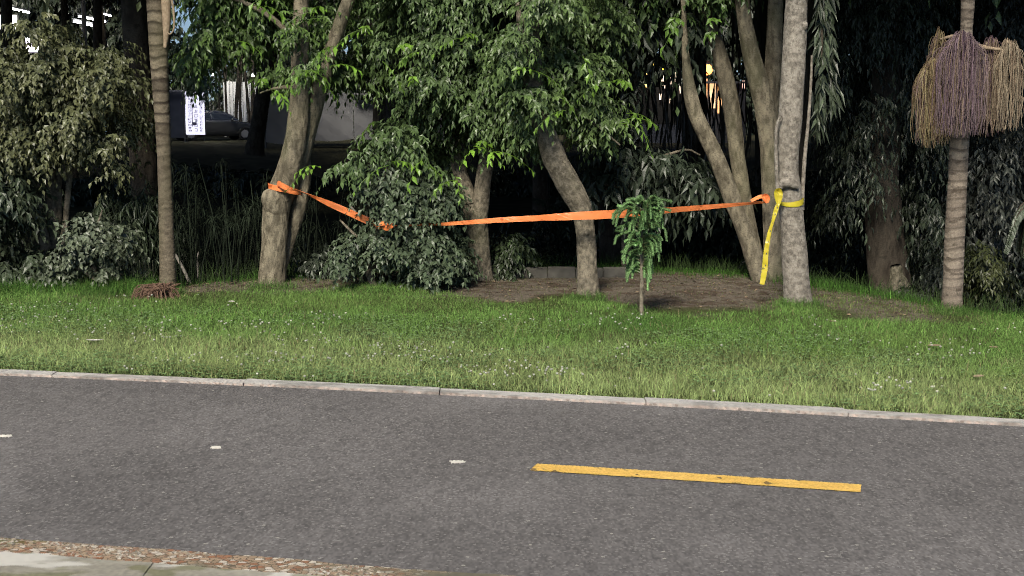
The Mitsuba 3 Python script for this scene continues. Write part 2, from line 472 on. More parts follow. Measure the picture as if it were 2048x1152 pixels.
def strip(a, b, z0, z1, x0=-16.0, x1=16.0, step=0.2, wob=0.0):
    """A closed strip along the path between the offsets a < b from its far edge, from height z0 up to z1."""
    x = np.linspace(x0, x1, max(2, int((x1 - x0) / step) + 1))
    e = far_edge(x)
    k = wob * (meshkit.noise(np.stack([x * 9, 0 * x, 0 * x + a], -1)) - 0.5)
    v = np.stack([np.stack([x, e + a + k, 0 * x + z0], -1), np.stack([x, e + a + k, 0 * x + z1], -1), np.stack([x, e + b - k, 0 * x + z1], -1), np.stack([x, e + b - k, 0 * x + z0], -1)], 1).reshape(-1, 3)
    f = []
    i = np.arange(len(x) - 1)
    for j in range(4):
        k2 = (j + 1) % 4
        f.append(np.stack([i * 4 + j, (i + 1) * 4 + j, (i + 1) * 4 + k2, i * 4 + k2], 1))
    f = np.vstack(f)
    n = len(x)
    return v, np.vstack([f[:, [0, 1, 2]], f[:, [0, 2, 3]], [[0, 1, 2], [0, 2, 3]], [[4 * n - 4, 4 * n - 2, 4 * n - 3], [4 * n - 4, 4 * n - 1, 4 * n - 2]]])


path = thing('path', 'grey asphalt cycle path with pale flecks running across the picture', None, None, 'structure')
scene[path] = mikit.ply(strip(-2.90, 0.004, -0.05, 0.0), 'm_asphalt')
# painted centre line and the three small pale marks that carry it on to the left
x = np.linspace(0.09, 1.408, 60)
e = far_edge(x)
w0 = 0.007 * (meshkit.noise(np.stack([x * 30, 0 * x, 0 * x], -1)) - 0.5)
top = np.stack([x + 0.018, e - 1.372 + w0, 0 * x + 0.004], -1)
bot = np.stack([x - 0.014, e - 1.488 - w0, 0 * x + 0.004], -1)
v = np.vstack([top, bot])
i = np.arange(59)
obj(path + '__centre_line', (v, np.vstack([np.stack([i, i + 60, i + 61], 1), np.stack([i, i + 61, i + 1], 1)])), 'm_yellow_paint', label='worn yellow painted dash on the asphalt')
for (mx, my), w in zip(((-2.374,6.622), (-1.337,6.395), (-0.239,6.129)), (0.075, 0.05, 0.062)):
    a = np.linspace(0, 2 * np.pi, 15)[:-1]
    rr = 1 + 0.2 * rng.normal(0, 1, 14).clip(-1, 1)
    m = trimesh.creation.extrude_polygon(Polygon(np.stack([np.sign(np.cos(a)) * np.abs(np.cos(a)) ** 0.5 * w / 2 * rr, np.sign(np.sin(a)) * np.abs(np.sin(a)) ** 0.5 * 0.016 * rr], 1)), 0.005)
    m.apply_translation([mx, my, 0.0005])
    obj(path + '__paint_mark', (np.array(m.vertices), np.array(m.faces)), 'm_white_paint', label='small off-white mark on the line of the yellow dash')

kerb = thing('kerb', 'low pale concrete kerb stones between the asphalt and the lawn', None, None, 'structure')
joints = np.array([(-2.616,8.286)[0], (-1.482,7.894)[0], (-0.388,7.657)[0], (0.692,7.382)[0], (1.676,7.138)[0]])
js = np.concatenate([joints[0] + np.arange(-5, 0) * 1.0, joints, joints[-1] + np.arange(1, 6) * 0.98])
for a, b in zip(js[:-1], js[1:]):
    dz, dy = rng.uniform(-0.003, 0.004), rng.uniform(-0.008, 0.008)
    v, f = strip(0.004 + dy, 0.112 + dy, -0.06, 0.017 + dz, a + 0.0025, b - 0.0025, 0.05, 0.006)
    v[1::4, 1] += 0.008
    v[:, 2] += np.where(v[:, 2] > 0, 0.003 * (meshkit.noise(v * 14) - 0.5), 0)
    obj(kerb + '__kerb_stone', (v, f), 'm_concrete', 30)
near = thing('near_edging', 'worn edge on the camera side of the path with a reddish pebbly strip', None, None, 'structure')
v, f = strip(-3.05, -2.902, -0.06, 0.006, -9, 9, 0.06, 0.02)
v[:, 2] += np.where(v[:, 2] > 0, 0.007 * (meshkit.noise(v * 30) - 0.4), 0)
obj(near + '__pebble_strip', (v, f), 'm_aggregate', 30, label='reddish exposed pebble strip along the near edge')
pieces = []
for k in range(3200):
    x = rng.uniform(-2.6, 0.9)
    y = far_edge(x) - 2.905 - 0.14 * rng.uniform(0, 1)
    if meshkit.noise(np.array([x * 3.5, y * 8, 2.0])) < 0.42:
        continue
    m = trimesh.creation.icosahedron()
    q = m.vertices * rng.uniform(0.6, 1.1, (12, 1)) * np.array([rng.uniform(0.005, 0.014), rng.uniform(0.004, 0.009), rng.uniform(0.002, 0.004)])
    a = rng.uniform(0, 6.3)
    q = q @ np.array([[math.cos(a), math.sin(a), 0], [-math.sin(a), math.cos(a), 0], [0, 0, 1.0]]) + [x, y, 0.006]
    tone = np.array([[0.36, 0.29, 0.21], [0.48, 0.44, 0.38], [0.28, 0.17, 0.12], [0.24, 0.21, 0.17], [0.40, 0.33, 0.26]])[rng.integers(5)] * rng.uniform(0.6, 1.1)
    pieces.append((q, m.faces, np.tile(tone, (12, 1))))
mm = cat_mesh(pieces)
obj(near + '__pebbles', mm[:2], 'm_matte', color=mm[2], kind='stuff')
slabs = [-9 + 0.9 * i for i in range(21)]
sh = (-1.209,4.669)[0] - min(slabs, key=lambda s: abs(s - (-1.209,4.669)[0]))
for s0 in slabs:
    v, f = strip(-3.62, -3.062, -0.06, 0.012 + rng.uniform(-0.004, 0.004), s0 + sh + 0.002, s0 + sh + 0.898, 0.06, 0.012)
    v[:, 2] += np.where(v[:, 2] > 0, 0.006 * (meshkit.noise(v * 18) - 0.5), 0)
    obj(near + '__slab', (v, f), 'm_slab', 30)


# ------------------------------------------------------------------ grass, clover and litter
def dirt_at(x, y):
    q = np.stack([x * 2.2, y * 2.2, 0 * x + 5], -1)
    d = sstep(-0.12, 0.3, y + (meshkit.fbm(q, 3, 3) - 0.5) * 1.1 - np.interp(x, DIRT[:, 0], DIRT[:, 1]))
    part = np.interp(x, [-6, -3.2, -2.8, -1.5, -1.0, 2.0, 2.3, 4], [0.0, 0.1, 0.75, 0.82, 0.93, 0.93, 0.6, 0.5])
    return d * part


def blades(r, x, y, h, w, lean, col, z=None):
    N = len(x)
    z = ground_shape(x, y) if z is None else z
    a = r.uniform(0, 2 * np.pi, N)
    s = np.stack([np.cos(a), np.sin(a), 0 * a], -1) * (w / 2)[:, None]
    b = r.uniform(0, 2 * np.pi, N)
    o = np.stack([np.cos(b), np.sin(b), 0 * b], -1) * (lean * h)[:, None]
    p = np.stack([x, y, z - 0.004], -1)
    up = np.array([0, 0, 1.0])
    m = p + up * h[:, None] * 0.6 + o * 0.35
    t = p + up * h[:, None] + o
    v = np.stack([p - s, p + s, m - s * 0.7, m + s * 0.7, t], 1).reshape(-1, 3)
    f = (np.array([[0, 1, 3], [0, 3, 2], [2, 3, 4]])[None] + (np.arange(N) * 5)[:, None, None]).reshape(-1, 3)
    return v, f, np.clip(np.repeat(col, 5, 0), 0, 1)


r = np.random.default_rng(5)
N = 430000
x = r.uniform(-5.6, 5.6, N)
y = far_edge(x) + 0.118 + r.uniform(0, 1, N) ** 1.15 * (crest_y(x) + 0.5 - far_edge(x))
e = y - far_edge(x)
D = dirt_at(x, y)
clump = meshkit.fbm(np.stack([x * 3, y * 3, 0 * x], -1), 3, 9)
fine = meshkit.noise(np.stack([x * 14, y * 14, 0 * x], -1), 4)
keep = (r.uniform(0, 1, N) > D * 0.97) & (r.uniform(0, 1, N) < 0.45 + 0.9 * clump * (0.4 + fine))
x, y, e, D, clump, fine = (q[keep] for q in (x, y, e, D, clump, fine))
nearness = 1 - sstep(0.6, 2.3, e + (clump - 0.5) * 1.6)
lush = sstep(0.05, -0.25, y - np.interp(x, DIRT[:, 0], DIRT[:, 1]) + 0.0) * sstep(1.9, 3.0, e)
back_left = sstep(-2.7, -3.1, x) * sstep(3.0, 3.5, e)
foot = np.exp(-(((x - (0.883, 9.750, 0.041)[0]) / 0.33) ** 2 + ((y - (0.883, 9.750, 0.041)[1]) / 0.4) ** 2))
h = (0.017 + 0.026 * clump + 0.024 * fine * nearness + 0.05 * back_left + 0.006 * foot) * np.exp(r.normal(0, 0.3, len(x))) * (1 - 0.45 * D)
h += np.where(r.uniform(0, 1, len(x)) < 0.006 * nearness, r.uniform(0.04, 0.11, len(x)), 0)
c_near = np.array([0.255, 0.325, 0.125])  # pale clover tone, with lamp falloff across the lawn put into the colour
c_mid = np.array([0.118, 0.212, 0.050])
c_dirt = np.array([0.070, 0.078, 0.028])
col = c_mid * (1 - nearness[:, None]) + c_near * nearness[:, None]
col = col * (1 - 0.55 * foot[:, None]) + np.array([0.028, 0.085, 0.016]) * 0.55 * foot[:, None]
col = col * (1 - D[:, None]) + c_dirt * D[:, None]
olive = sstep(0.50, 0.66, meshkit.fbm(np.stack([x * 1.1, y * 1.9, 0 * x], -1), 3, 21))[:, None]
col = col * (1 - 0.3 * olive) + np.array([0.10, 0.115, 0.038]) * 0.3 * olive
dry = (r.uniform(0, 1, len(x)) < 0.03 + 0.04 * nearness)[:, None]
col = np.where(dry, np.array([0.24, 0.22, 0.11]), col) * np.exp(r.normal(0, 0.28, (len(x), 1))) * (0.7 + 0.6 * clump[:, None])
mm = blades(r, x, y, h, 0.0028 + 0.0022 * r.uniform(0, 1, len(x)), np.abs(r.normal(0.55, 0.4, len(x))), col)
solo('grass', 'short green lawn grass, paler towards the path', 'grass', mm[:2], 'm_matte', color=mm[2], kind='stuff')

# longer grass on the bank behind the crest, which falls away from the lawn
N = 60000
x = r.uniform(-7, 7, N)
y = crest_y(x) + r.uniform(0.1, 3.2, N)
mm = blades(r, x, y, r.uniform(0.06, 0.2, N), 0.005 + 0 * x, np.abs(r.normal(0.4, 0.3, N)), np.array([0.035, 0.06, 0.018]) * np.exp(r.normal(0, 0.3, (N, 1))))
solo('bank_grass', 'dark rough grass on the bank falling away behind the trees', 'grass', mm[:2], 'm_matte', color=mm[2], kind='stuff')
# tufts at the very edge of the crest
N = 26000
x = r.uniform(-5.6, 5.6, N)
cl = meshkit.fbm(np.stack([x * 2.4, 0 * x, 0 * x], -1), 3, 2)
wgt = np.interp(x, [-5, -3.1, -2.6, -2.2, -1.8, -1.0, 0.2, 1.0, 1.9, 2.2, 2.6, 5], [1, 1, 0.1, 0.5, 0.3, 0.12, 0.05, 0.6, 0.75, 0.3, 0.8, 0.8])
k = r.uniform(0, 1, N) < wgt * (0.3 + cl)
x, cl = x[k], cl[k]
y = crest_y(x) + r.normal(0.0, 0.16, len(x))
lf = sstep(-2.5, -3.1, x)
mm = blades(r, x, y, r.uniform(0.03, 0.09, len(x)) * (0.5 + cl) + 0.06 * lf * r.uniform(0.3, 1, len(x)), 0.004 + 0 * x, np.abs(r.normal(0.4, 0.3, len(x))), np.array([0.042, 0.10, 0.016]) * np.exp(r.normal(0, 0.35, (len(x), 1))))
# tufts that the mower leaves against the trunks
for (bx, by, _), rad, cnt in (((2.125, 10.620, 0.049), 0.13, 520), ((3.136, 10.210, 0.050), 0.10, 420), ((-2.689, 11.220, 0.048), 0.09, 260), ((-1.954, 11.700, 0.049), 0.14, 380), ((0.587, 11.000, 0.050), 0.11, 360), ((-3.249, 11.220, 0.048), 0.10, 300), ((-1.069, 11.390, 0.049), 0.08, 160), ((0.883, 9.750, 0.041), 0.14, 140)):
    a = r.uniform(0, 6.3, cnt)
    q = rad * (0.75 + np.abs(r.normal(0, 0.45, cnt)))
    t2 = blades(r, bx + np.cos(a) * q, by + np.sin(a) * q, r.uniform(0.025, 0.085, cnt), 0.0035 + 0 * a, np.abs(r.normal(0.45, 0.3, cnt)), np.array([0.065, 0.125, 0.028]) * np.exp(r.normal(0, 0.35, (cnt, 1))))
    mm = cat_mesh([mm, t2])
solo('edge_grass', 'tufts of longer grass along the back edge of the lawn and round the trunks', 'grass', mm[:2], 'm_matte', color=mm[2], kind='stuff')
# clover leaves and white clover heads
N = 26000
x = r.uniform(-5.4, 5.4, N)
y = far_edge(x) + 0.13 + r.uniform(0, 1, N) ** 1.6 * 2.2
cl = meshkit.fbm(np.stack([x * 1.4, y * 1.8, 0 * x], -1), 3, 31)
k = r.uniform(0, 1, N) < sstep(0.36, 0.62, cl)
x, y = x[k], y[k]
z = ground_shape(x, y) + r.uniform(0.02, 0.05, len(x))
a = r.uniform(0, 6.3, len(x))
ps, ds = [], []
for j in range(3):
    ps.append(np.stack([x, y, z], -1)); ds.append(np.stack([np.cos(a + j * 2.1), np.sin(a + j * 2.1), 0.25 + 0 * a], -1))
mm = leaves(np.vstack(ps), np.vstack(ds), np.tile([0, 0, 1.0], (3 * len(x), 1)) + r.normal(0, 0.3, (3 * len(x), 3)), 0.013, 0.012, 0.1, 0.1, np.array([0.14, 0.22, 0.085]) * np.exp(r.normal(0, 0.25, (3 * len(x), 1))))
solo('clover', 'three-lobed clover leaves spread through the pale near grass', 'clover', mm[:2], 'm_matte', color=mm[2], kind='stuff')
ico = trimesh.creation.icosahedron()
N = 3800
x = r.uniform(-5.4, 5.4, N)
y = far_edge(x) + 0.14 + r.uniform(0, 1, N) ** 2.6 * 2.6
cl = meshkit.fbm(np.stack([x * 1.5, y * 2.4, 0 * x], -1), 3, 44)
k = r.uniform(0, 1, N) < sstep(0.52, 0.68, cl) * 0.9 + 0.012
x, y = x[k], y[k]
z = ground_shape(x, y) + r.uniform(0.045, 0.085, len(x))
s = r.uniform(0.0045, 0.0085, len(x))
pieces = [(ico.vertices * np.array([q, q, q * 0.85]) + [a, b, c], ico.faces, np.tile(np.array([0.50, 0.50, 0.42]) * t, (12, 1))) for a, b, c, q, t in zip(x, y, z, s, r.uniform(0.6, 1.15, len(x)))]
mm = cat_mesh(pieces)
solo('clover_flowers', 'small white clover heads scattered in the grass near the kerb', 'flowers', mm[:2], 'm_matte', color=mm[2], kind='stuff')
st = blades(r, x, y, z - ground_shape(x, y), 0.0022 + 0 * x, 0 * x, np.tile([0.10, 0.15, 0.05], (len(x), 1)))
solo('clover_stems', 'thin green stems under the white clover heads', 'stems', st[:2], 'm_matte', color=st[2], kind='stuff')

# twigs and dead leaves on the bare earth
N = 2000
x = r.uniform(-3.2, 3.4, N)
y = np.interp(x, DIRT[:, 0], DIRT[:, 1]) + r.uniform(-0.2, 2.4, N)
k = (dirt_at(x, y) > 0.35) & (y < crest_y(x) + 0.15)
x, y = x[k], y[k]
z = ground_shape(x, y) + 0.006
a = r.uniform(0, 6.3, len(x))
mm = leaves(np.stack([x, y, z], -1), np.stack([np.cos(a), np.sin(a), r.normal(0.05, 0.15, len(x))], -1), np.tile([0, 0, 1.0], (len(x), 1)) + r.normal(0, 0.35, (len(x), 3)), r.uniform(0.02, 0.06, len(x)), r.uniform(0.005, 0.020, len(x)), 0.2, 0.1,
            np.array([[0.16, 0.11, 0.075], [0.09, 0.06, 0.045], [0.24, 0.18, 0.12], [0.06, 0.045, 0.035]])[r.integers(0, 4, len(x))] * r.uniform(0.7, 1.2, (len(x), 1)))
solo('leaf_litter', 'brown dead leaves and bits lying on the bare earth', 'litter', mm[:2], 'm_matte', color=mm[2], kind='stuff')


def fallen(name, label, cat, at, L, W, turn, bsdf, lift=0.03, group=None):
    n = 9
    t = np.linspace(0, 1, n)
    w = W / 2 * np.sin(np.pi * np.clip(t * 0.94 + 0.03, 0, 1)) ** 0.7
    zc = 0.25 * L * (t - 0.5) ** 2 + lift
    v = np.vstack([np.stack([t * L - L / 2, w, zc + w * 0.5], 1), np.stack([t * L - L / 2, 0 * w, zc], 1), np.stack([t * L - L / 2, -w, zc + w * 0.4], 1)])
    i = np.arange(n - 1)
    f = np.vstack([np.stack([i + a * n, i + 1 + a * n, i + 1 + (a + 1) * n], 1) for a in (0, 1)] + [np.stack([i + a * n, i + 1 + (a + 1) * n, i + (a + 1) * n], 1) for a in (0, 1)])
    c, s = math.cos(turn), math.sin(turn)
    v = v @ np.array([[c, s, 0], [-s, c, 0], [0, 0, 1.0]]) + np.array(at)
    solo(name, label, cat, (v, f), bsdf, True, group=group)


fallen('fallen_leaf', 'dry tan leaf lying on the lawn, left of the two below the ringed palm', 'leaf', (2.598, 8.780, 0.033), 0.085, 0.035, 0.1, 'm_dry')
fallen('fallen_leaf', 'dry tan leaf lying on the lawn close to the right edge', 'leaf', (2.944, 8.720, 0.034), 0.055, 0.03, -0.5, 'm_dry')
fallen('fallen_leaf', 'dry tan curled leaf standing in the grass nearest the kerb at right', 'leaf', (2.543, 7.750, 0.017), 0.075, 0.04, 0.5, 'm_dry', 0.05)
fallen('fallen_leaf', 'pale dry leaf on the grass before the big pale trunk', 'leaf', (2.181, 9.710, 0.044), 0.05, 0.025, -0.3, 'm_dry')
fallen('paper_scrap', 'white scrap of litter on the grass at far left', 'litter', (-2.645, 9.050, 0.018), 0.11, 0.03, 0.05, 'm_white_paint', 0.035)
fallen('paper_scrap', 'small white scrap of litter on the bare ground right of the banded palm', 'litter', (-2.092, 10.680, 0.045), 0.05, 0.035, 0.3, 'm_white_paint', 0.03)


# ------------------------------------------------------------------ trees in the front row
def trunk_part(key, pts, bsdf, rough=0.10, freq=9, stretch=0.4, sides=22, n=70, seed=0, ring=None, label=None, bury=0.12):
    return obj(key, tube(pts, n, sides, rough, freq, stretch, seed, ring), bsdf, True, label=label)


def root_flare(pts, extra=1.35):
    """Adds a flared foot below the first row."""
    x, y, z, q = pts[0]
    return [(x, y, z - 0.14, q * extra)] + list(pts)


def shoots(t, r, blobs, n, L=0.08, W=0.034, col=(0.20, 0.34, 0.045), k=(6, 9), length=(0.22, 0.34), bsdf='m_leaf', label='bright yellow-green young shoot'):
    """Young shoots that stand out in the crown, each a part of its own: spots rows (x, y, z, ...)."""
    for b in blobs:
        for _ in range(n):
            o = np.array(b[:3]) + r.normal(0, 1, 3) * np.array(b[3:6]) * 0.45
            d = np.array([[r.normal(0, 0.8), -0.55, r.normal(0.15, 0.3)]])
            if r.uniform() < 0.35:
                continue
            ln = r.uniform(*length)
            mm = sprays(r, o[None], d, ln, int(r.integers(k[0], k[1] + 1)), L, W, 0.55, 0.75, np.array(col) * 0.66, None, 0.25)
            d1 = unit(d)[0]
            tw = tube([(*(o + d1 * ln * u - np.array([0, 0, 0.55 * ln * u * u])), 0.003 - 0.002 * u) for u in np.linspace(0, 1, 5)], 8, 5)
            mm = cat_mesh([(*tw, np.tile(np.array(col) * 0.6, (len(tw[0]), 1))), mm])
            obj(t + '__shoot', mm[:2], bsdf, color=mm[2], label=label)


def limb(key, a, b, r0, r1, bsdf, sag=0.0, seed=0):
    a, b = np.asarray(a, float), np.asarray(b, float)
    m = (a + b) / 2 + np.array([0, 0, sag])
    return obj(key, tube([(*a, r0), (*m, (r0 + r1) / 2), (*b, r1)], 14, 8, 0.12, 14, 0.6, seed), bsdf, True)


G1 = np.array([0.060, 0.094, 0.036])
r = np.random.default_rng(11)
# the forked tree on the left that carries the end of the orange tape
t = thing('forked_tree', 'forked tree with a knobbly trunk and the orange tape tied round it', 'tree')
trunk_part(t + '__trunk', [(-2.030, 12.100, -0.053, 0.155), (-2.029, 12.100, 0.002, 0.130), (-2.023, 12.100, 0.087, 0.115), (-2.001, 12.100, 0.320, 0.109), (-1.983, 12.100, 0.573, 0.113), (-1.959, 12.100, 0.740, 0.117), (-1.906, 12.100, 0.887, 0.109), (-1.853, 12.100, 1.033, 0.105), (-1.808, 12.100, 1.178, 0.100), (-1.785, 12.100, 1.282, 0.092)], 'm_bark_brown', 0.2, 7, 0.3, 26, 80, 3)
trunk_part(t + '__knob', [(-1.937, 12.120, 0.508, 0.038), (-1.958, 12.080, 0.637, 0.092), (-1.982, 12.060, 0.735, 0.104), (-2.000, 12.050, 0.790, 0.096), (-2.012, 12.050, 0.823, 0.067), (-2.015, 12.050, 0.840, 0.013)], 'm_bark_brown', 0.06, 12, 1, 20, 40, 4)
trunk_part(t + '__limb', [(-1.901, 12.050, 0.744, 0.042), (-1.855, 12.050, 0.952, 0.079), (-1.804, 12.050, 1.200, 0.092), (-1.772, 12.050, 1.406, 0.088), (-1.750, 12.050, 1.652, 0.079), (-1.744, 12.050, 1.978, 0.071), (-1.724, 12.050, 2.383, 0.062), (-1.687, 12.050, 2.864, 0.050), (-1.623, 12.050, 3.693, 0.029)], 'm_bark_brown', 0.12, 8, 0.3, 18, 50, 5)
trunk_part(t + '__limb', [(-1.901, 12.150, 0.695, 0.042), (-1.829, 12.150, 0.926, 0.071), (-1.749, 12.150, 1.177, 0.080), (-1.669, 12.150, 1.447, 0.078), (-1.589, 12.150, 1.715, 0.071), (-1.510, 12.150, 1.962, 0.063), (-1.381, 12.150, 2.309, 0.055), (-1.230, 12.150, 2.754, 0.042), (-1.076, 12.150, 3.592, 0.025)], 'm_bark_brown', 0.12, 8, 0.3, 18, 50, 6)
trunk_part(t + '__limb', [(-1.936, 12.200, 0.139, 0.021), (-1.863, 12.200, 0.437, 0.046), (-1.786, 12.200, 0.713, 0.063), (-1.743, 12.200, 0.986, 0.059), (-1.781, 12.200, 1.196, 0.051), (-1.794, 12.200, 1.363, 0.021)], 'm_bark_brown', 0.15, 9, 0.4, 14, 24, 7)
trunk_part(t + '__branch', [(-1.738, 12.000, 1.936, 0.033), (-1.857, 12.000, 2.138, 0.025), (-2.058, 12.000, 2.299, 0.021), (-2.340, 12.000, 2.420, 0.012)], 'm_bark_brown', 0.1, 9, 0.4, 10, 20, 8)
trunk_part(t + '__branch', [(-1.744, 12.000, 1.611, 0.025), (-1.825, 12.000, 1.672, 0.019), (-1.969, 12.000, 1.660, 0.010), (-2.073, 12.000, 1.627, 0.006)], 'm_bark_brown', 0.1, 9, 0.4, 8, 16, 9)
bl = [(-2.440, 12.500, 2.372, 0.346, 0.600, 0.216), (-2.532, 12.500, 2.121, 0.195, 0.600, 0.173), (-2.101, 12.500, 2.330, 0.216, 0.600, 0.216), (-2.234, 12.500, 2.079, 0.173, 0.600, 0.108), (-1.613, 12.500, 2.289, 0.195, 0.600, 0.173), (-1.419, 12.500, 2.414, 0.173, 0.600, 0.130), (-1.596, 12.500, 2.016, 0.121, 0.600, 0.108), (-1.984, 12.500, 1.826, 0.130, 0.600, 0.061), (-1.642, 12.500, 1.826, 0.078, 0.600, 0.061), (-2.136, 12.500, 2.664, 0.562, 0.600, 0.216), (-1.373, 12.500, 2.706, 0.475, 0.600, 0.216), (-2.665, 12.500, 1.910, 0.130, 0.600, 0.086), (-1.315, 12.900, 2.182, 0.201, 0.600, 0.268), (-1.462, 12.800, 1.832, 0.177, 0.600, 0.124), (-1.174, 13.000, 1.793, 0.135, 0.600, 0.135), (-1.760, 11.900, 2.133, 0.123, 0.600, 0.165), (-1.630, 11.800, 1.850, 0.102, 0.600, 0.073)]
mm = crown(r, bl, 1900, 0.24, 10, 0.060, 0.026, G1, (0.10, 0.17, 0.04), gaps=0.42, seed=2)
obj(t + '__crown', mm[:2], 'm_leaf', color=mm[2])
hi = [(p[0] + r.normal(0, 0.1), p[1] + 0.9, p[2] + 1.8 + abs(r.normal(0, 1.2)), 1.4, 1.5, 1.0) for p in bl[:6]]
mm = crown(r, hi, 1500, 0.6, 11, 0.11, 0.05, G1, gaps=0.3, seed=3)
obj(t + '__upper_crown', mm[:2], 'm_leaf', color=mm[2])
shoots(t, r, [(-1.828, 11.500, 1.628, 0.127, 0.150, 0.064), (-1.445, 11.500, 2.210, 0.159, 0.150, 0.119), (-1.389, 11.500, 1.998, 0.119, 0.150, 0.099), (-1.470, 11.500, 1.842, 0.119, 0.150, 0.072), (-1.971, 11.500, 2.314, 0.119, 0.150, 0.060), (-1.668, 11.500, 1.804, 0.159, 0.150, 0.080), (-2.135, 11.500, 1.998, 0.159, 0.150, 0.119)], 3, 0.068, 0.029, (0.15, 0.29, 0.035))

# centre: a tree with two stems behind the dark shrub, and the leaning one beside it
t = thing('twin_stem_tree', 'tree with two stems rising behind the dark leafy shrub', 'tree')
trunk_part(t + '__trunk', [(-0.257, 12.300, -0.088, 0.140), (-0.262, 12.300, -0.011, 0.115), (-0.274, 12.300, 0.106, 0.102), (-0.286, 12.300, 0.300, 0.094), (-0.303, 12.300, 0.471, 0.098), (-0.324, 12.300, 0.621, 0.098), (-0.340, 12.300, 0.706, 0.081)], 'm_bark_rough', 0.14, 9, 0.35, 22, 50, 11)
trunk_part(t + '__limb', [(-0.303, 12.300, 0.385, 0.026), (-0.324, 12.300, 0.578, 0.064), (-0.366, 12.300, 0.748, 0.068), (-0.433, 12.300, 0.939, 0.060), (-0.491, 12.300, 1.151, 0.053), (-0.553, 12.300, 1.445, 0.047), (-0.605, 12.300, 1.904, 0.038), (-0.643, 12.300, 2.564, 0.030), (-0.680, 12.300, 3.215, 0.017)], 'm_bark_rough', 0.12, 9, 0.35, 16, 40, 12)
trunk_part(t + '__limb', [(-0.285, 12.250, 0.347, 0.025), (-0.284, 12.250, 0.539, 0.068), (-0.263, 12.250, 0.709, 0.070), (-0.245, 12.250, 0.900, 0.068), (-0.211, 12.250, 1.089, 0.064), (-0.164, 12.250, 1.320, 0.057), (-0.113, 12.250, 1.737, 0.049), (-0.083, 12.250, 2.315, 0.038), (-0.058, 12.250, 3.208, 0.021)], 'm_bark_rough', 0.12, 9, 0.35, 16, 40, 13)
bl = [(-0.710, 12.000, 2.339, 0.415, 0.600, 0.207), (-0.385, 12.000, 2.058, 0.456, 0.600, 0.290), (-0.958, 12.000, 2.058, 0.166, 0.600, 0.124), (-0.633, 12.000, 1.693, 0.332, 0.600, 0.207), (-0.346, 12.000, 1.448, 0.373, 0.600, 0.228), (-0.925, 12.000, 1.284, 0.311, 0.600, 0.166), (-1.278, 12.000, 1.058, 0.187, 0.600, 0.104), (-0.678, 12.000, 1.119, 0.332, 0.600, 0.166), (-0.261, 12.000, 2.379, 0.498, 0.600, 0.249), (-0.504, 12.000, 2.659, 0.830, 0.600, 0.207), (-0.140, 12.000, 1.733, 0.249, 0.600, 0.290), (-1.174, 12.000, 1.161, 0.166, 0.600, 0.124)]
mm = crown(r, bl, 4700, 0.23, 10, 0.057, 0.025, G1 * 0.95, (0.085, 0.135, 0.045), gaps=0.45, seed=5)
obj(t + '__crown', mm[:2], 'm_leaf', color=mm[2])
hi = [(p[0], p[1] + 1.0, p[2] + 1.6 + abs(r.normal(0, 1.3)), 1.4, 1.4, 1.0) for p in bl[:6]]
mm = crown(r, hi, 1500, 0.6, 11, 0.11, 0.05, G1, gaps=0.3, seed=6)
obj(t + '__upper_crown', mm[:2], 'm_leaf', color=mm[2])
shoots(t, r, [(-1.113, 11.400, 1.375, 0.110, 0.120, 0.087), (-0.959, 11.400, 1.043, 0.079, 0.120, 0.055), (-0.463, 11.400, 2.051, 0.099, 0.120, 0.071), (-0.346, 11.400, 2.024, 0.099, 0.120, 0.071), (-0.796, 11.400, 1.705, 0.102, 0.120, 0.063), (-0.735, 11.400, 1.994, 0.118, 0.120, 0.079), (-0.684, 11.400, 1.102, 0.118, 0.120, 0.055), (-0.448, 11.400, 1.102, 0.055, 0.120, 0.158), (-0.970, 11.400, 1.878, 0.079, 0.120, 0.047), (-1.103, 11.400, 2.109, 0.118, 0.120, 0.079), (-0.878, 11.400, 1.375, 0.118, 0.120, 0.039), (-1.510, 11.400, 1.043, 0.055, 0.120, 0.039)], 2, 0.066, 0.028, (0.15, 0.28, 0.035))
shoots(t, r, [(-0.453, 11.300, 0.970, 0.031, 0.100, 0.078), (-0.268, 11.300, 1.203, 0.086, 0.100, 0.047), (-0.152, 11.300, 1.164, 0.063, 0.100, 0.039)], 3, 0.064, 0.028, (0.17, 0.32, 0.035))

t = thing('leaning_tree', 'tree whose thick trunk bends to the left under a dense crown', 'tree')
trunk_part(t + '__trunk', [(0.610, 11.350, -0.070, 0.118), (0.606, 11.350, 0.006, 0.098), (0.601, 11.350, 0.118, 0.086), (0.592, 11.350, 0.317, 0.080), (0.579, 11.350, 0.515, 0.077), (0.558, 11.350, 0.673, 0.082), (0.514, 11.350, 0.791, 0.090), (0.435, 11.350, 0.928, 0.098), (0.348, 11.350, 1.084, 0.094), (0.281, 11.350, 1.240, 0.088), (0.218, 11.350, 1.434, 0.082), (0.163, 11.350, 1.723, 0.082), (0.124, 11.350, 2.106, 0.086), (0.092, 11.350, 2.561, 0.078), (0.061, 11.350, 3.273, 0.055), (0.023, 11.350, 4.191, 0.024)], 'm_bark_rough', 0.13, 10, 0.4, 24, 100, 15)
trunk_part(t + '__branch', [(0.165, 11.500, 1.687, 0.018), (0.379, 11.500, 1.570, 0.014), (0.616, 11.500, 1.413, 0.010), (0.855, 11.500, 1.216, 0.006)], 'm_bark_rough', 0.1, 9, 0.4, 10, 22, 16)
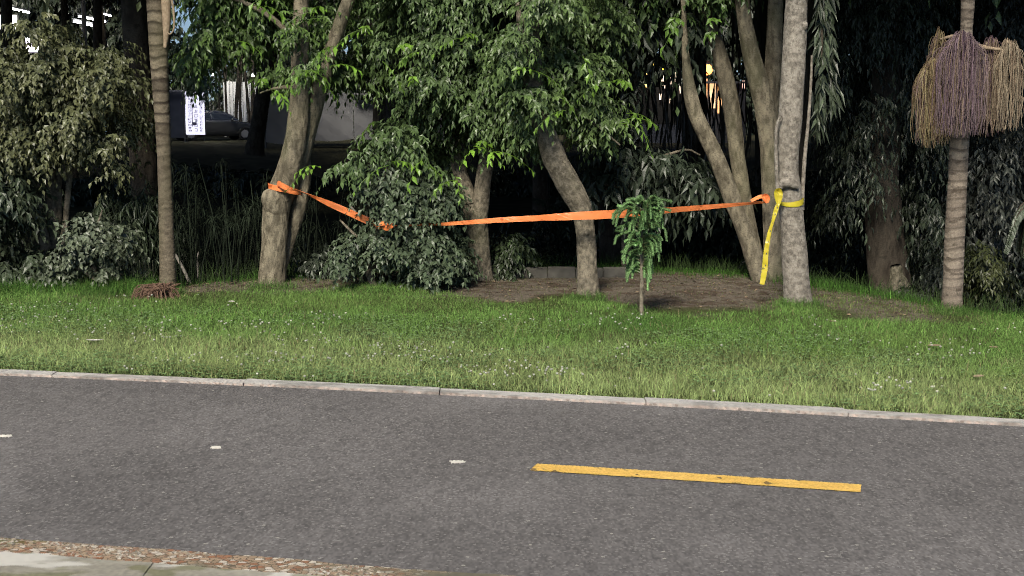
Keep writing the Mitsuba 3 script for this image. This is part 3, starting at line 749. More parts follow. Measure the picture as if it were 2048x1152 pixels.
bl = [(0.303, 11.700, 2.123, 0.243, 0.600, 0.202), (0.424, 11.700, 1.808, 0.324, 0.600, 0.202), (0.560, 12.000, 1.550, 0.311, 0.600, 0.187), (0.740, 11.900, 1.388, 0.185, 0.600, 0.115), (0.104, 11.700, 1.450, 0.243, 0.600, 0.202), (-0.016, 11.700, 1.887, 0.202, 0.600, 0.243), (0.262, 11.700, 2.554, 0.607, 0.600, 0.202), (0.737, 12.300, 2.235, 0.255, 0.600, 0.213), (0.692, 12.200, 1.860, 0.211, 0.600, 0.169), (0.105, 11.700, 1.271, 0.121, 0.600, 0.065), (0.138, 11.200, 1.607, 0.194, 0.600, 0.097), (0.023, 11.200, 1.986, 0.194, 0.600, 0.194), (0.254, 11.300, 2.293, 0.274, 0.600, 0.195)]
mm = crown(r, bl, 3000, 0.23, 10, 0.056, 0.025, G1, (0.095, 0.15, 0.045), gaps=0.45, seed=8)
obj(t + '__crown', mm[:2], 'm_leaf', color=mm[2])
hi = [(p[0], p[1] + 1.1, p[2] + 1.7 + abs(r.normal(0, 1.3)), 1.4, 1.4, 1.0) for p in bl[:6]]
mm = crown(r, hi, 1500, 0.6, 11, 0.11, 0.05, G1, gaps=0.3, seed=9)
obj(t + '__upper_crown', mm[:2], 'm_leaf', color=mm[2])
shoots(t, r, [(0.411, 10.800, 1.495, 0.093, 0.120, 0.075), (0.392, 10.800, 1.587, 0.075, 0.120, 0.060), (0.706, 10.800, 1.697, 0.090, 0.120, 0.060), (0.875, 10.800, 1.458, 0.090, 0.120, 0.052), (0.764, 10.800, 1.403, 0.082, 0.120, 0.052), (0.152, 10.800, 1.752, 0.090, 0.120, 0.060), (0.465, 10.800, 1.861, 0.112, 0.120, 0.075), (0.281, 10.800, 1.770, 0.075, 0.120, 0.052)], 2, 0.062, 0.027, (0.15, 0.28, 0.035))

# the dark glossy shrub in front of it
t = thing('dark_shrub', 'dark glossy shrub in front of the twin stemmed tree with tape passing through it', 'shrub')
trunk_part(t + '__stem', [(-1.094, 11.750, -0.023, 0.041), (-1.122, 11.750, 0.047, 0.030), (-1.166, 11.750, 0.150, 0.030), (-1.173, 11.750, 0.273, 0.028), (-1.109, 11.750, 0.437, 0.024), (-1.054, 11.750, 0.642, 0.022), (-1.040, 11.750, 0.845, 0.018), (-1.009, 11.750, 1.088, 0.012)], 'm_bark_rough', 0.1, 12, 0.4, 10, 40, 21)
trunk_part(t + '__branch', [(-1.170, 11.750, 0.191, 0.018), (-0.955, 11.750, 0.355, 0.016), (-0.709, 11.750, 0.478, 0.012), (-0.423, 11.750, 0.601, 0.008)], 'm_bark_rough', 0.1, 12, 0.4, 8, 24, 22)
trunk_part(t + '__branch', [(-1.139, 11.750, 0.355, 0.016), (-1.280, 11.750, 0.478, 0.012), (-1.401, 11.750, 0.601, 0.008)], 'm_bark_rough', 0.1, 12, 0.4, 8, 16, 23)
bl = [(-0.958, 11.850, 0.921, 0.369, 0.500, 0.164), (-0.713, 11.850, 0.798, 0.328, 0.500, 0.184), (-0.837, 11.850, 0.634, 0.369, 0.500, 0.143), (-1.045, 11.850, 0.428, 0.287, 0.500, 0.143), (-0.716, 11.850, 0.387, 0.369, 0.500, 0.205), (-0.511, 11.850, 0.262, 0.205, 0.500, 0.143), (-0.635, 11.850, 0.200, 0.246, 0.500, 0.082), (-1.271, 11.850, 0.420, 0.143, 0.500, 0.082), (-0.959, 11.850, 0.757, 0.287, 0.500, 0.143), (-1.376, 11.850, 0.304, 0.102, 0.500, 0.074)]
mm = crown(r, bl, 1900, 0.21, 10, 0.048, 0.027, (0.055, 0.076, 0.045), (0.078, 0.108, 0.058), hang=0.3, gaps=0.47, seed=12, holes=[(-1.123, 11.850, 0.046, 0.188, 1.000, 0.164), (-0.926, 11.850, -0.029, 0.164, 1.000, 0.098)])
obj(t + '__foliage', mm[:2], 'm_leaf', color=mm[2])
mm = crown(r, [(-0.061, 12.600, 0.181, 0.174, 0.400, 0.196), (-0.105, 12.600, 0.004, 0.174, 0.400, 0.061), (0.026, 12.600, 0.313, 0.087, 0.400, 0.131)], 260, 0.28, 9, 0.06, 0.026, (0.03, 0.045, 0.02), gaps=0.4, seed=13)
k = solo('low_shrub', 'small dark shrub just right of the twin stemmed trunk', 'shrub', mm[:2], 'm_leaf', color=mm[2])
mm = crown(r, [(-1.626, 12.500, 0.148, 0.195, 0.300, 0.173), (-1.453, 12.500, 0.082, 0.173, 0.300, 0.121), (-1.758, 12.500, 0.061, 0.108, 0.300, 0.095)], 320, 0.26, 9, 0.055, 0.022, (0.035, 0.045, 0.03), gaps=0.4, seed=14)
k = solo('low_shrub', 'thin greyish shrub between the forked tree and the dark glossy shrub', 'shrub', mm[:2], 'm_leaf', color=mm[2])
# small fan palm leaflets at the shrub's foot
t = thing('fan_palm_seedling', 'short palm seedling with narrow leaflets at the foot of the dark shrub', 'plant')
for j in range(11):
    b = np.array((-1.420, 12.200, 0.028)) + [j * 0.035, 0, 0]
    a = -0.9 + 0.18 * j
    mm = ribbon([(*b, 0.012, 90), (*(b + [0.05 * a, -0.05, 0.09]), 0.026, 70), (*(b + [0.14 * a, -0.12, 0.10 - 0.05 * abs(a)]), 0.004, 60)], 8)
    obj(t + '__leaflet', mm, 'm_leaf', color=np.tile([0.05, 0.06, 0.035], (len(mm[0]), 1)))

# large-leaved sapling behind the tape
t = thing('large_leaf_tree', 'slim dark tree with large drooping leaves behind the middle of the tape', 'tree')
trunk_part(t + '__trunk', [(1.033, 13.000, -0.072, 0.058), (1.032, 13.000, 0.024, 0.049), (1.033, 13.000, 0.319, 0.045), (1.039, 13.000, 0.680, 0.040), (1.040, 13.000, 0.994, 0.034), (1.063, 13.000, 1.395, 0.027), (1.116, 13.000, 1.837, 0.020), (1.175, 13.000, 2.449, 0.016)], 'm_bark_rough', 0.1, 9, 0.4, 12, 50, 31)
trunk_part(t + '__branch', [(1.038, 13.000, 0.788, 0.020), (0.880, 13.000, 0.815, 0.016), (0.700, 13.000, 0.833, 0.011)], 'm_bark_rough', 0.1, 9, 0.4, 8, 16, 32)
trunk_part(t + '__branch', [(1.037, 13.000, 0.905, 0.020), (1.282, 13.000, 1.039, 0.016), (1.549, 13.000, 1.128, 0.011), (1.684, 13.000, 1.084, 0.007)], 'm_bark_rough', 0.1, 9, 0.4, 8, 16, 33)
bl = [(1.005, 12.900, 1.087, 0.401, 0.700, 0.178), (1.406, 12.900, 0.954, 0.357, 0.700, 0.223), (0.784, 12.900, 0.865, 0.268, 0.700, 0.156), (1.186, 12.900, 0.732, 0.312, 0.700, 0.112), (1.676, 12.900, 0.821, 0.178, 0.700, 0.156), (1.256, 12.900, 2.269, 0.401, 0.700, 0.223), (0.929, 12.900, 2.009, 0.268, 0.700, 0.223), (1.520, 12.900, 2.269, 0.178, 0.700, 0.178), (0.905, 12.900, 2.312, 0.357, 0.700, 0.268), (1.413, 12.900, 2.030, 0.156, 0.700, 0.089), (1.207, 12.900, 2.742, 0.714, 0.700, 0.312), (0.978, 12.900, 1.572, 0.156, 0.700, 0.178)]
mm = crown(r, bl, 1000, 0.36, 8, 0.115, 0.038, (0.030, 0.042, 0.027), (0.038, 0.052, 0.032), hang=0.7, gaps=0.42, seed=15)
obj(t + '__crown', mm[:2], 'm_leaf', color=mm[2])

# the cluster of stems on the right
t = thing('multi_stem_tree', 'tree of several slender leaning stems left of the big pale trunk', 'tree')
trunk_part(t + '__stem', [(2.136, 12.200, -0.075, 0.093), (2.126, 12.200, 0.002, 0.078), (2.053, 12.200, 0.224, 0.072), (1.959, 12.200, 0.501, 0.072), (1.839, 12.200, 0.797, 0.074), (1.720, 12.200, 1.091, 0.070), (1.611, 12.200, 1.300, 0.065), (1.533, 12.200, 1.467, 0.063), (1.488, 12.200, 1.633, 0.057), (1.451, 12.200, 1.901, 0.032), (1.429, 12.200, 2.230, 0.023), (1.406, 12.200, 2.637, 0.017)], 'm_bark_brown', 0.12, 9, 0.35, 18, 70, 41)
trunk_part(t + '__stem', [(2.228, 12.500, -0.115, 0.065), (2.167, 12.500, 0.104, 0.056), (2.086, 12.500, 0.410, 0.054), (2.015, 12.500, 0.714, 0.061), (1.953, 12.500, 1.016, 0.065), (1.918, 12.500, 1.273, 0.069), (1.883, 12.500, 1.507, 0.073), (1.831, 12.500, 1.741, 0.071), (1.763, 12.500, 1.973, 0.067), (1.700, 12.500, 2.163, 0.063), (1.641, 12.500, 2.372, 0.058), (1.541, 12.500, 2.747, 0.048), (1.370, 12.500, 3.447, 0.026)], 'm_bark_brown', 0.12, 9, 0.35, 18, 70, 42)
trunk_part(t + '__stem', [(2.248, 12.250, -0.116, 0.106), (2.242, 12.250, -0.017, 0.093), (2.226, 12.250, 0.305, 0.085), (2.201, 12.250, 0.646, 0.080), (2.185, 12.250, 0.984, 0.080), (2.167, 12.250, 1.236, 0.085), (2.127, 12.250, 1.487, 0.089), (2.072, 12.250, 1.696, 0.085), (2.013, 12.250, 1.903, 0.076), (1.963, 12.250, 2.109, 0.068), (1.925, 12.250, 2.315, 0.059), (1.877, 12.250, 2.682, 0.051), (1.754, 12.250, 3.449, 0.025)], 'm_bark_brown', 0.12, 9, 0.35, 18, 80, 43)
trunk_part(t + '__stem', [(2.201, 12.400, 1.275, 0.056), (2.211, 12.400, 1.571, 0.069), (2.213, 12.400, 1.865, 0.069), (2.219, 12.400, 2.158, 0.066), (2.224, 12.400, 2.490, 0.062), (2.228, 12.400, 3.025, 0.051), (2.226, 12.400, 3.836, 0.026)], 'm_bark_brown', 0.12, 9, 0.35, 16, 50, 44)
trunk_part(t + '__stem', [(2.142, 12.600, 0.004, 0.026), (2.117, 12.600, 0.357, 0.022), (2.076, 12.600, 0.620, 0.022), (2.035, 12.600, 0.925, 0.020), (1.977, 12.600, 1.227, 0.015)], 'm_bark_brown', 0.1, 9, 0.35, 8, 30, 45)
bl = [(1.555, 12.500, 2.447, 0.195, 0.500, 0.108), (1.455, 12.500, 2.268, 0.086, 0.500, 0.061), (1.680, 12.500, 2.539, 0.259, 0.500, 0.130), (1.299, 12.500, 2.497, 0.259, 0.500, 0.130), (1.590, 12.500, 2.871, 0.692, 0.500, 0.216)]
mm = crown(r, bl, 1000, 0.23, 10, 0.058, 0.026, G1, (0.08, 0.14, 0.035), gaps=0.40, seed=18)
obj(t + '__crown', mm[:2], 'm_leaf', color=mm[2])
hi = [(p[0] + r.normal(0, 0.5), p[1] + 0.9, p[2] + 1.8 + abs(r.normal(0, 1.3)), 1.3, 1.3, 1.0) for p in bl]
mm = crown(r, hi, 1500, 0.6, 11, 0.11, 0.05, G1, gaps=0.3, seed=19)
obj(t + '__upper_crown', mm[:2], 'm_leaf', color=mm[2])
shoots(t, r, [(1.592, 11.800, 2.188, 0.090, 0.100, 0.057), (1.493, 11.800, 2.089, 0.098, 0.100, 0.049), (1.450, 11.800, 2.247, 0.122, 0.100, 0.065), (1.633, 11.800, 2.128, 0.049, 0.100, 0.033)], 2, 0.08, 0.035, (0.12, 0.23, 0.035))

# the big pale trunk
t = thing('pale_trunk_tree', 'tall tree with a smooth pale straight trunk and yellow tape round it', 'tree')
trunk_part(t + '__trunk', [(2.186, 10.900, -0.048, 0.128), (2.181, 10.900, 0.014, 0.113), (2.167, 10.900, 0.117, 0.104), (2.151, 10.900, 0.289, 0.098), (2.135, 10.900, 0.480, 0.094), (2.115, 10.900, 0.670, 0.090), (2.096, 10.900, 0.821, 0.089), (2.083, 10.900, 0.926, 0.090), (2.073, 10.900, 1.028, 0.083), (2.073, 10.900, 1.159, 0.081), (2.080, 10.900, 1.346, 0.087), (2.089, 10.900, 1.569, 0.089), (2.098, 10.900, 1.827, 0.087), (2.103, 10.900, 2.084, 0.085), (2.108, 10.900, 2.303, 0.081), (2.116, 10.900, 2.738, 0.075), (2.126, 10.900, 3.489, 0.064), (2.143, 10.900, 4.778, 0.045), (2.161, 10.900, 6.787, 0.015)], 'm_bark_pale', 0.07, 10, 0.5, 26, 130, 51)
trunk_part(t + '__knot', [(2.004, 10.800, 0.917, 0.015), (2.022, 10.800, 0.947, 0.037), (2.066, 10.800, 0.958, 0.041), (2.112, 10.800, 0.939, 0.032), (2.135, 10.800, 0.917, 0.011)], 'm_bark_pale', 0.25, 20, 1, 14, 18, 52, label='dark swollen knot on the pale trunk')
trunk_part(t + '__burl', [(2.141, 10.850, 2.075, 0.019), (2.155, 10.850, 2.111, 0.034), (2.158, 10.850, 2.147, 0.019)], 'm_bark_pale', 0.25, 20, 1, 10, 10, 53)
trunk_part(t + '__aerial_root', [(2.199, 10.950, 0.742, 0.017), (2.202, 10.950, 0.931, 0.015), (2.211, 10.950, 1.157, 0.015), (2.228, 10.950, 1.382, 0.013), (2.240, 10.950, 1.643, 0.011), (2.244, 10.950, 1.902, 0.009)], 'm_bark_pale', 0.15, 12, 0.5, 8, 30, 54)
trunk_part(t + '__aerial_root', [(1.986, 10.800, 0.883, 0.015), (1.971, 10.800, 1.051, 0.015), (1.963, 10.800, 1.237, 0.013), (1.967, 10.800, 1.384, 0.011), (1.995, 10.800, 1.451, 0.009)], 'm_bark_pale', 0.15, 12, 0.5, 8, 30, 55)
hi = [(2.3 + r.normal(0, 0.9), 10.6 + r.normal(0, 0.8), 5.2 + r.uniform(0, 3.5), 1.5, 1.5, 1.0) for _ in range(7)]
mm = crown(r, hi, 900, 0.8, 10, 0.18, 0.08, G1, gaps=0.3, seed=22)
obj(t + '__crown', mm[:2], 'm_leaf', color=mm[2])

# drooping strand of long dark leaves right of it
t = thing('hanging_frond', 'long dark drooping branch of narrow leaves hanging right of the pale trunk', 'branch')
for c0, pts in enumerate(([(2.319, 11.200, 3.286, 0.015), (2.339, 11.200, 2.548, 0.014), (2.367, 11.200, 2.099, 0.012), (2.362, 11.200, 1.721, 0.008), (2.355, 11.200, 1.378, 0.004)], [(2.416, 11.300, 3.302, 0.016), (2.429, 11.300, 2.557, 0.014), (2.428, 11.300, 2.180, 0.012), (2.463, 11.300, 1.876, 0.008), (2.488, 11.300, 1.569, 0.004)])):
    obj(t + '__stalk', tube(pts, 24, 6), 'm_bark_dark', True)
    c = curve(pts, 50)[10:, :3]
    N = len(c) * 3
    p = np.repeat(c, 3, 0) + r.normal(0, 0.02, (N, 3))
    d = np.stack([r.normal(0.05, 0.35, N), r.normal(-0.25, 0.3, N), -1 + 0 * p[:, 0]], -1)
    mm = leaves(p, d, np.stack([r.normal(0, 0.5, N), -1 + 0 * p[:, 0], 0.4 + 0 * p[:, 0]], -1), r.uniform(0.13, 0.2, N), r.uniform(0.022, 0.036, N), 0.2, 0.1, np.array([0.038, 0.05, 0.030]) * np.exp(r.normal(0, 0.45, (N, 1))))
    obj(t + '__leaves', mm[:2], 'm_leaf', color=mm[2])


# ------------------------------------------------------------------ palms
def palm_rings(per, amp):
    def f(z):
        w = z * per
        g = w - np.floor(w)
        return amp * (np.minimum(g / 0.2, 1) * np.minimum((1 - g) / 0.5, 1) - 0.5)
    return f


def fronds(t, r, top, n, length, col, droop=1.0, bsdf='m_leaf'):
    for k in range(n):
        a = 2 * np.pi * k / n + r.normal(0, 0.15)
        u = r.uniform(0.2, 1.0)
        d = np.array([math.cos(a), math.sin(a), 0])
        q = [np.array(top), np.array(top) + d * length * 0.3 + [0, 0, length * 0.30 * u], np.array(top) + d * length * 0.65 + [0, 0, length * (0.32 * u - 0.1 * droop)], np.array(top) + d * length * 0.9 + [0, 0, length * (0.1 * u - 0.45 * droop)]]
        pts = [(*p, w) for p, w in zip(q, (0.03, 0.022, 0.014, 0.004))]
        fr = obj(t + '__frond', tube(pts, 20, 6), 'm_bark_dark', True)
        c = curve(pts, 60)[8:, :3]
        tan = unit(np.gradient(c, axis=0))
        sd = unit(np.cross(tan, [0, 0, 1.0]))
        P_, D_ = [], []
        for s in (-1, 1):
            P_.append(c); D_.append(sd * s + tan * 0.6 - np.array([0, 0, 0.45]))
        P_, D_ = np.vstack(P_), np.vstack(D_)
        mm = leaves(P_, D_ + r.normal(0, 0.08, D_.shape), np.tile([0, 0, 1.0], (len(P_), 1)), length * 0.30 * np.tile(np.sin(np.linspace(0.5, 2.9, 52)), 2), 0.035, 0.1, 0.2, np.array(col) * np.exp(r.normal(0, 0.2, (len(P_), 1))))
        obj(fr + '__leaflets', mm[:2], bsdf, color=mm[2], kind='stuff')


r = np.random.default_rng(23)
t = thing('banded_palm', 'slim palm trunk with dark and light bands and brown roots heaped at its foot', 'palm tree')
pts = [(-2.789, 11.650, -0.051, 0.105), (-2.792, 11.650, -0.002, 0.081), (-2.792, 11.650, 0.121, 0.068), (-2.791, 11.650, 0.284, 0.064), (-2.793, 11.650, 0.487, 0.060), (-2.791, 11.650, 0.690, 0.058), (-2.792, 11.650, 0.932, 0.056), (-2.793, 11.650, 1.172, 0.056), (-2.797, 11.650, 1.411, 0.060), (-2.805, 11.650, 1.688, 0.066), (-2.809, 11.650, 1.925, 0.073), (-2.810, 11.650, 2.160, 0.079), (-2.816, 11.650, 2.355, 0.077), (-2.818, 11.650, 2.666, 0.068)]
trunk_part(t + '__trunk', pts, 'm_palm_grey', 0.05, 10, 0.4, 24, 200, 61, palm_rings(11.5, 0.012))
pts = [(-2.736, 11.550, 1.980, 0.012), (-2.720, 11.550, 2.116, 0.028), (-2.715, 11.550, 2.271, 0.036), (-2.720, 11.550, 2.502, 0.040), (-2.726, 11.550, 2.809, 0.032)]
obj(t + '__leaf_sheath', tube(pts, 24, 10, 0.2, 14, 0.2, 3), 'm_dry', True, label='pinkish dry sheath hanging against the palm top')
pts = [(-2.672, 11.500, 2.422, 0.010), (-2.649, 11.500, 2.268, 0.010), (-2.649, 11.500, 2.133, 0.008), (-2.678, 11.500, 2.083, 0.006), (-2.705, 11.500, 2.098, 0.004)]
obj(t + '__sheath_strand', tube(pts, 20, 6), 'm_dry', True)
top = np.array([(-2.806, 11.650, 2.666, 0.073)][0][:3])
fronds(t, r, top + [0, 0, 1.2], 9, 1.9, (0.04, 0.065, 0.028))
obj(t + '__crown_shaft', tube([(*top, 0.075), (*(top + [-0.02, 0, 0.6]), 0.085), (*(top + [-0.03, 0, 1.25]), 0.05)], 14, 12), 'm_leaf', color=np.tile([0.06, 0.09, 0.04], (14 * 12 + 2, 1)), smooth=True)
roots = []
base = np.array((-2.730, 11.080, 0.047))
for k in range(110):
    a = r.uniform(0, 6.3); q = r.uniform(0.02, 0.15)
    p0 = base + [r.normal(0.02, 0.05), r.normal(0.0, 0.05), r.uniform(0.06, 0.12)]
    p1 = base + [math.cos(a) * q * 1.1 - 0.02, math.sin(a) * q, r.uniform(0.02, 0.11)]
    p2 = base + [math.cos(a) * (q + 0.06) - 0.02, math.sin(a) * (q + 0.05) - 0.02, r.uniform(-0.02, 0.02)]
    roots.append(tube([(*p0, 0.004), (*p1, 0.004), (*p2, 0.003)], 7, 4))
mm = cat_mesh(roots)
obj(t + '__roots', mm, 'm_matte', True, color=np.tile([0.17, 0.105, 0.075], (len(mm[0]), 1)), label='reddish brown heap of thin roots', kind='stuff')

t = thing('fruiting_palm', 'ringed brown palm with long hanging flower bunches in purple and straw', 'palm tree')
pts = [(3.250, 10.550, -0.060, 0.095), (3.240, 10.550, 0.003, 0.082), (3.240, 10.550, 0.108, 0.075), (3.242, 10.550, 0.256, 0.073), (3.240, 10.550, 0.477, 0.073), (3.243, 10.550, 0.698, 0.071), (3.245, 10.550, 0.917, 0.069), (3.247, 10.550, 1.135, 0.069), (3.253, 10.550, 1.352, 0.067), (3.259, 10.550, 1.568, 0.062), (3.264, 10.550, 1.818, 0.055), (3.269, 10.550, 1.961, 0.049)]
trunk_part(t + '__trunk', pts, 'm_palm_brown', 0.06, 10, 0.4, 24, 200, 63, palm_rings(14.0, 0.012))
pts = [(3.267, 10.550, 1.925, 0.049), (3.268, 10.550, 2.067, 0.044), (3.270, 10.550, 2.209, 0.047), (3.269, 10.550, 2.490, 0.055), (3.268, 10.550, 2.874, 0.044)]
obj(t + '__crown_shaft', tube(pts, 24, 14), 'm_palm_brown', True, label='smooth reddish brown shaft above the bunches')
top = np.array([(3.268, 10.550, 2.874, 0.044)][0][:3])
fronds(t, r, top + [0, 0, 1.0], 10, 1.9, (0.04, 0.06, 0.03))


def bunch(t, r, cx, top_y, bottom_y, half, Y, depth, n, cols, label, thin=0.0019, arch=0.10, lift=0.06):
    """Strands that arch out of one stalk and hang straight down."""
    b = obj(t + '__flower_bunch', tube([(cx[0], Y + 0.05, top_y - 0.04, 0.016), ((cx[0] * 2 + cx[1]) / 3, Y, top_y + 0.0, 0.014), (cx[1], Y - 0.02, top_y - 0.02, 0.008)], 12, 8), 'm_dry', True, label=label)
    ps = []
    cen = np.linspace(-1, 1, max(7, n // 14)) + r.normal(0, 0.03, max(7, n // 14))
    for k in range(n):
        u, q = float(np.clip(cen[r.integers(len(cen))] + r.normal(0, 0.035), -1.05, 1.05)), r.uniform(-1, 1)
        x1 = cx[1] + half * u + r.normal(0, 0.01)
        y1 = Y + depth * q
        x0 = cx[1] + half * 0.35 * u
        y0 = Y + depth * 0.3 * q
        zt = top_y + lift * (1 - u * u) * r.uniform(0.2, 1.0) - arch * u * u * r.uniform(0.4, 1.2)
        zb = bottom_y + (top_y - bottom_y) * (0.7 * r.uniform(0, 1) ** 1.8 - 0.08) + 0.03 * u * u
        w = r.normal(0, 0.012, 4)
        m = tube([(x0, y0, zt - 0.05, thin), (x0 * 0.45 + x1 * 0.55, (y0 + y1) / 2, zt + 0.012, thin), (x1, y1, zt - 0.06, thin), (x1 + w[0], y1, zt * 0.6 + zb * 0.4, thin * 0.95), (x1 + w[1], y1, zt * 0.25 + zb * 0.75, thin * 0.9), (x1 + w[2], y1 + w[3], zb, thin * 0.6)], 12, 4)
        c = np.array(cols[r.integers(len(cols))]) * np.exp(r.normal(0, 0.25))
        ps.append((*m, np.tile(c, (len(m[0]), 1))))
    mm = cat_mesh(ps)
    obj(b + '__strands', mm[:2], 'm_matte', True, color=mm[2], kind='stuff')


straw = [(0.25, 0.20, 0.105), (0.20, 0.145, 0.08), (0.15, 0.10, 0.065), (0.29, 0.24, 0.14), (0.16, 0.11, 0.105)]
purple = [(0.15, 0.10, 0.13), (0.19, 0.135, 0.16), (0.13, 0.085, 0.10), (0.24, 0.18, 0.19), (0.20, 0.15, 0.13)]
beige = [(0.36, 0.29, 0.21), (0.28, 0.22, 0.155), (0.22, 0.16, 0.115), (0.30, 0.25, 0.18)]
A0, A1 = (3.196, 10.400, 2.007), (3.226, 10.400, 1.426)
q0, q1 = (3.039, 10.350, 2.016), (3.003, 10.350, 1.743)
bunch(t, r, (A0[0], q0[0]), q0[2], q1[2], 0.055, 10.42, 0.06, 60, straw, 'short olive straw bunch at upper left')
q0, q1 = (2.972, 10.300, 1.795), (2.992, 10.300, 1.269)
bunch(t, r, (A0[0], q0[0]), q0[2], q1[2], 0.105, 10.32, 0.10, 290, straw, 'straw brown flower bunch at left')
q0, q1 = (3.123, 10.150, 1.979), (3.148, 10.150, 1.353)
bunch(t, r, (A0[0], q0[0]), q0[2], q1[2], 0.15, 10.17, 0.10, 300, purple + beige[2:3], 'wide purple flower bunch in the middle')
q0, q1 = (3.391, 10.350, 1.953), (3.416, 10.350, 1.349)
bunch(t, r, (A0[0], q0[0]), q0[2], q1[2], 0.085, 10.37, 0.08, 150, [beige[2], purple[2], beige[1]], 'greyish brown bunch right of the purple one')
q0, q1 = (3.481, 10.300, 1.930), (3.504, 10.300, 1.385)
bunch(t, r, (A0[0], q0[0]), q0[2], q1[2], 0.095, 10.28, 0.09, 170, beige, 'beige flower bunch at right')


# ------------------------------------------------------------------ conifer sapling
t = thing('conifer_sapling', 'small conifer sapling with drooping bright green branchlets, tape behind it', 'tree')
stem = [(0.919, 10.100, -0.059, 0.017), (0.918, 10.100, -0.009, 0.016), (0.913, 10.100, 0.169, 0.014), (0.914, 10.100, 0.382, 0.014), (0.905, 10.100, 0.594, 0.012), (0.913, 10.100, 0.769, 0.010), (0.950, 10.100, 0.867, 0.009), (0.985, 10.100, 0.899, 0.005)]
obj(t + '__trunk', tube(stem, 50, 9, 0.1, 20, 0.6, 3), 'm_bark_rough', True)
c = curve(stem, 200)[:, :3]
spots = []
for k in range(135):
    u = r.uniform(0, 1) ** 0.75
    py = 562 - 158 * u
    i = np.argmin(np.abs(c[:, 2] - (1.55 - (py - 205) / 2892 * 10.1)))
    wide = np.interp(u, [0, 0.15, 0.4, 0.7, 0.9, 1.0], [0.06, 0.11, 0.12, 0.19, 0.21, 0.13])
    a = r.uniform(0, 6.3)
    spots.append((c[i], u, wide * r.uniform(0.35, 1.05), a))
for p0, u, wd, a in spots:
    d = np.array([math.cos(a), math.sin(a) * 0.9, 0])
    up_ = 0.05 if u > 0.6 else 0.02
    fall = r.uniform(-0.01, 0.13)
    q = [p0, p0 + d * wd * 0.6 + [0, 0, up_], p0 + d * wd + [0, 0, up_ - fall * 0.35], p0 + d * wd * 1.12 + [0, 0, up_ - fall]]
    pts = [(*x_, w) for x_, w in zip(q, (0.004, 0.0035, 0.003, 0.0015))]
    cc = curve(pts, 70)
    m0 = tube(pts, 12, 5)
    start = 12
    n_ = 70 - start
    P_ = np.repeat(cc[start:, :3], 7, 0)
    tan = np.repeat(unit(np.gradient(cc[:, :3], axis=0))[start:], 7, 0)
    rd = unit(np.cross(tan, r.normal(0, 1, P_.shape)))
    mm = leaves(P_, rd * 0.9 + tan * 0.75, tan, r.uniform(0.011, 0.020, len(P_)) * np.repeat(0.75 + 0.5 * np.sin(np.linspace(0.3, 2.9, n_)), 7), 0.0070, 0.1, -0.1, np.array([0.175, 0.305, 0.12]) * math.exp(r.normal(0, 0.22)) * np.exp(r.normal(0, 0.2, (len(P_), 1))))
    mm = cat_mesh([(*m0, np.tile([0.10, 0.12, 0.05], (len(m0[0]), 1))), mm])
    obj(t + '__branch', mm[:2], 'm_leaf', color=mm[2])
q = np.array((0.985, 10.100, 0.881))
P_ = np.repeat(np.linspace(0, 1, 40)[:, None] * np.array([0.028, 0, 0.03]) + q - [0.02, 0, 0.02], 5, 0)
mm = leaves(P_, unit(r.normal(0, 1, P_.shape)) + [0.3, 0, 0.9], r.normal(0, 1, P_.shape), 0.02, 0.0042, 0.1, 0, np.array([0.15, 0.25, 0.10]) * np.exp(r.normal(0, 0.2, (len(P_), 1))))
obj(t + '__leader', mm[:2], 'm_leaf', color=mm[2])


# ------------------------------------------------------------------ left edge
t = thing('olive_leaf_tree', 'bushy tree with dull olive leaves and several thin stems at far left', 'tree')
for k, pts in enumerate(([(-4.015, 12.400, 0.289, 0.051), (-4.042, 12.400, 0.484, 0.047), (-4.068, 12.400, 0.677, 0.043), (-4.100, 12.400, 0.934, 0.039), (-4.147, 12.400, 1.233, 0.030), (-4.223, 12.400, 1.655, 0.017)], [(-3.978, 12.500, -0.159, 0.065), (-3.964, 12.500, 0.192, 0.063), (-3.963, 12.500, 0.453, 0.061), (-3.980, 12.500, 0.670, 0.056), (-3.988, 12.500, 0.886, 0.052), (-4.009, 12.500, 1.230, 0.043), (-4.017, 12.500, 1.656, 0.030), (-3.979, 12.500, 2.163, 0.017)],
                         [(-3.957, 12.500, 0.366, 0.030), (-3.929, 12.500, 0.540, 0.030), (-3.917, 12.500, 0.714, 0.028), (-3.909, 12.500, 0.929, 0.026), (-3.876, 12.500, 1.316, 0.019), (-3.822, 12.500, 1.826, 0.011)], [(-3.886, 12.400, 0.289, 0.030), (-3.844, 12.400, 0.484, 0.028), (-3.819, 12.400, 0.677, 0.026), (-3.783, 12.400, 0.934, 0.024), (-3.705, 12.400, 1.317, 0.017), (-3.602, 12.400, 1.781, 0.011)])):
    trunk_part(t + '__stem', pts, 'm_bark_rough', 0.1, 10, 0.4, 12, 40, 70 + k)
bl = [(-4.143, 12.300, 1.738, 0.383, 0.700, 0.298), (-3.801, 12.300, 1.863, 0.340, 0.700, 0.255), (-4.076, 12.300, 1.319, 0.383, 0.700, 0.340), (-3.650, 12.300, 1.403, 0.383, 0.700, 0.298), (-3.343, 12.300, 1.738, 0.255, 0.700, 0.213), (-3.867, 12.300, 1.277, 0.340, 0.700, 0.149), (-3.444, 12.300, 1.277, 0.234, 0.700, 0.170), (-4.252, 12.300, 1.172, 0.170, 0.700, 0.119), (-3.269, 12.300, 1.445, 0.170, 0.700, 0.213), (-3.915, 12.300, 2.153, 0.213, 0.700, 0.170), (-3.305, 12.300, 1.003, 0.119, 0.700, 0.085), (-3.459, 12.300, 2.029, 0.255, 0.700, 0.170)]
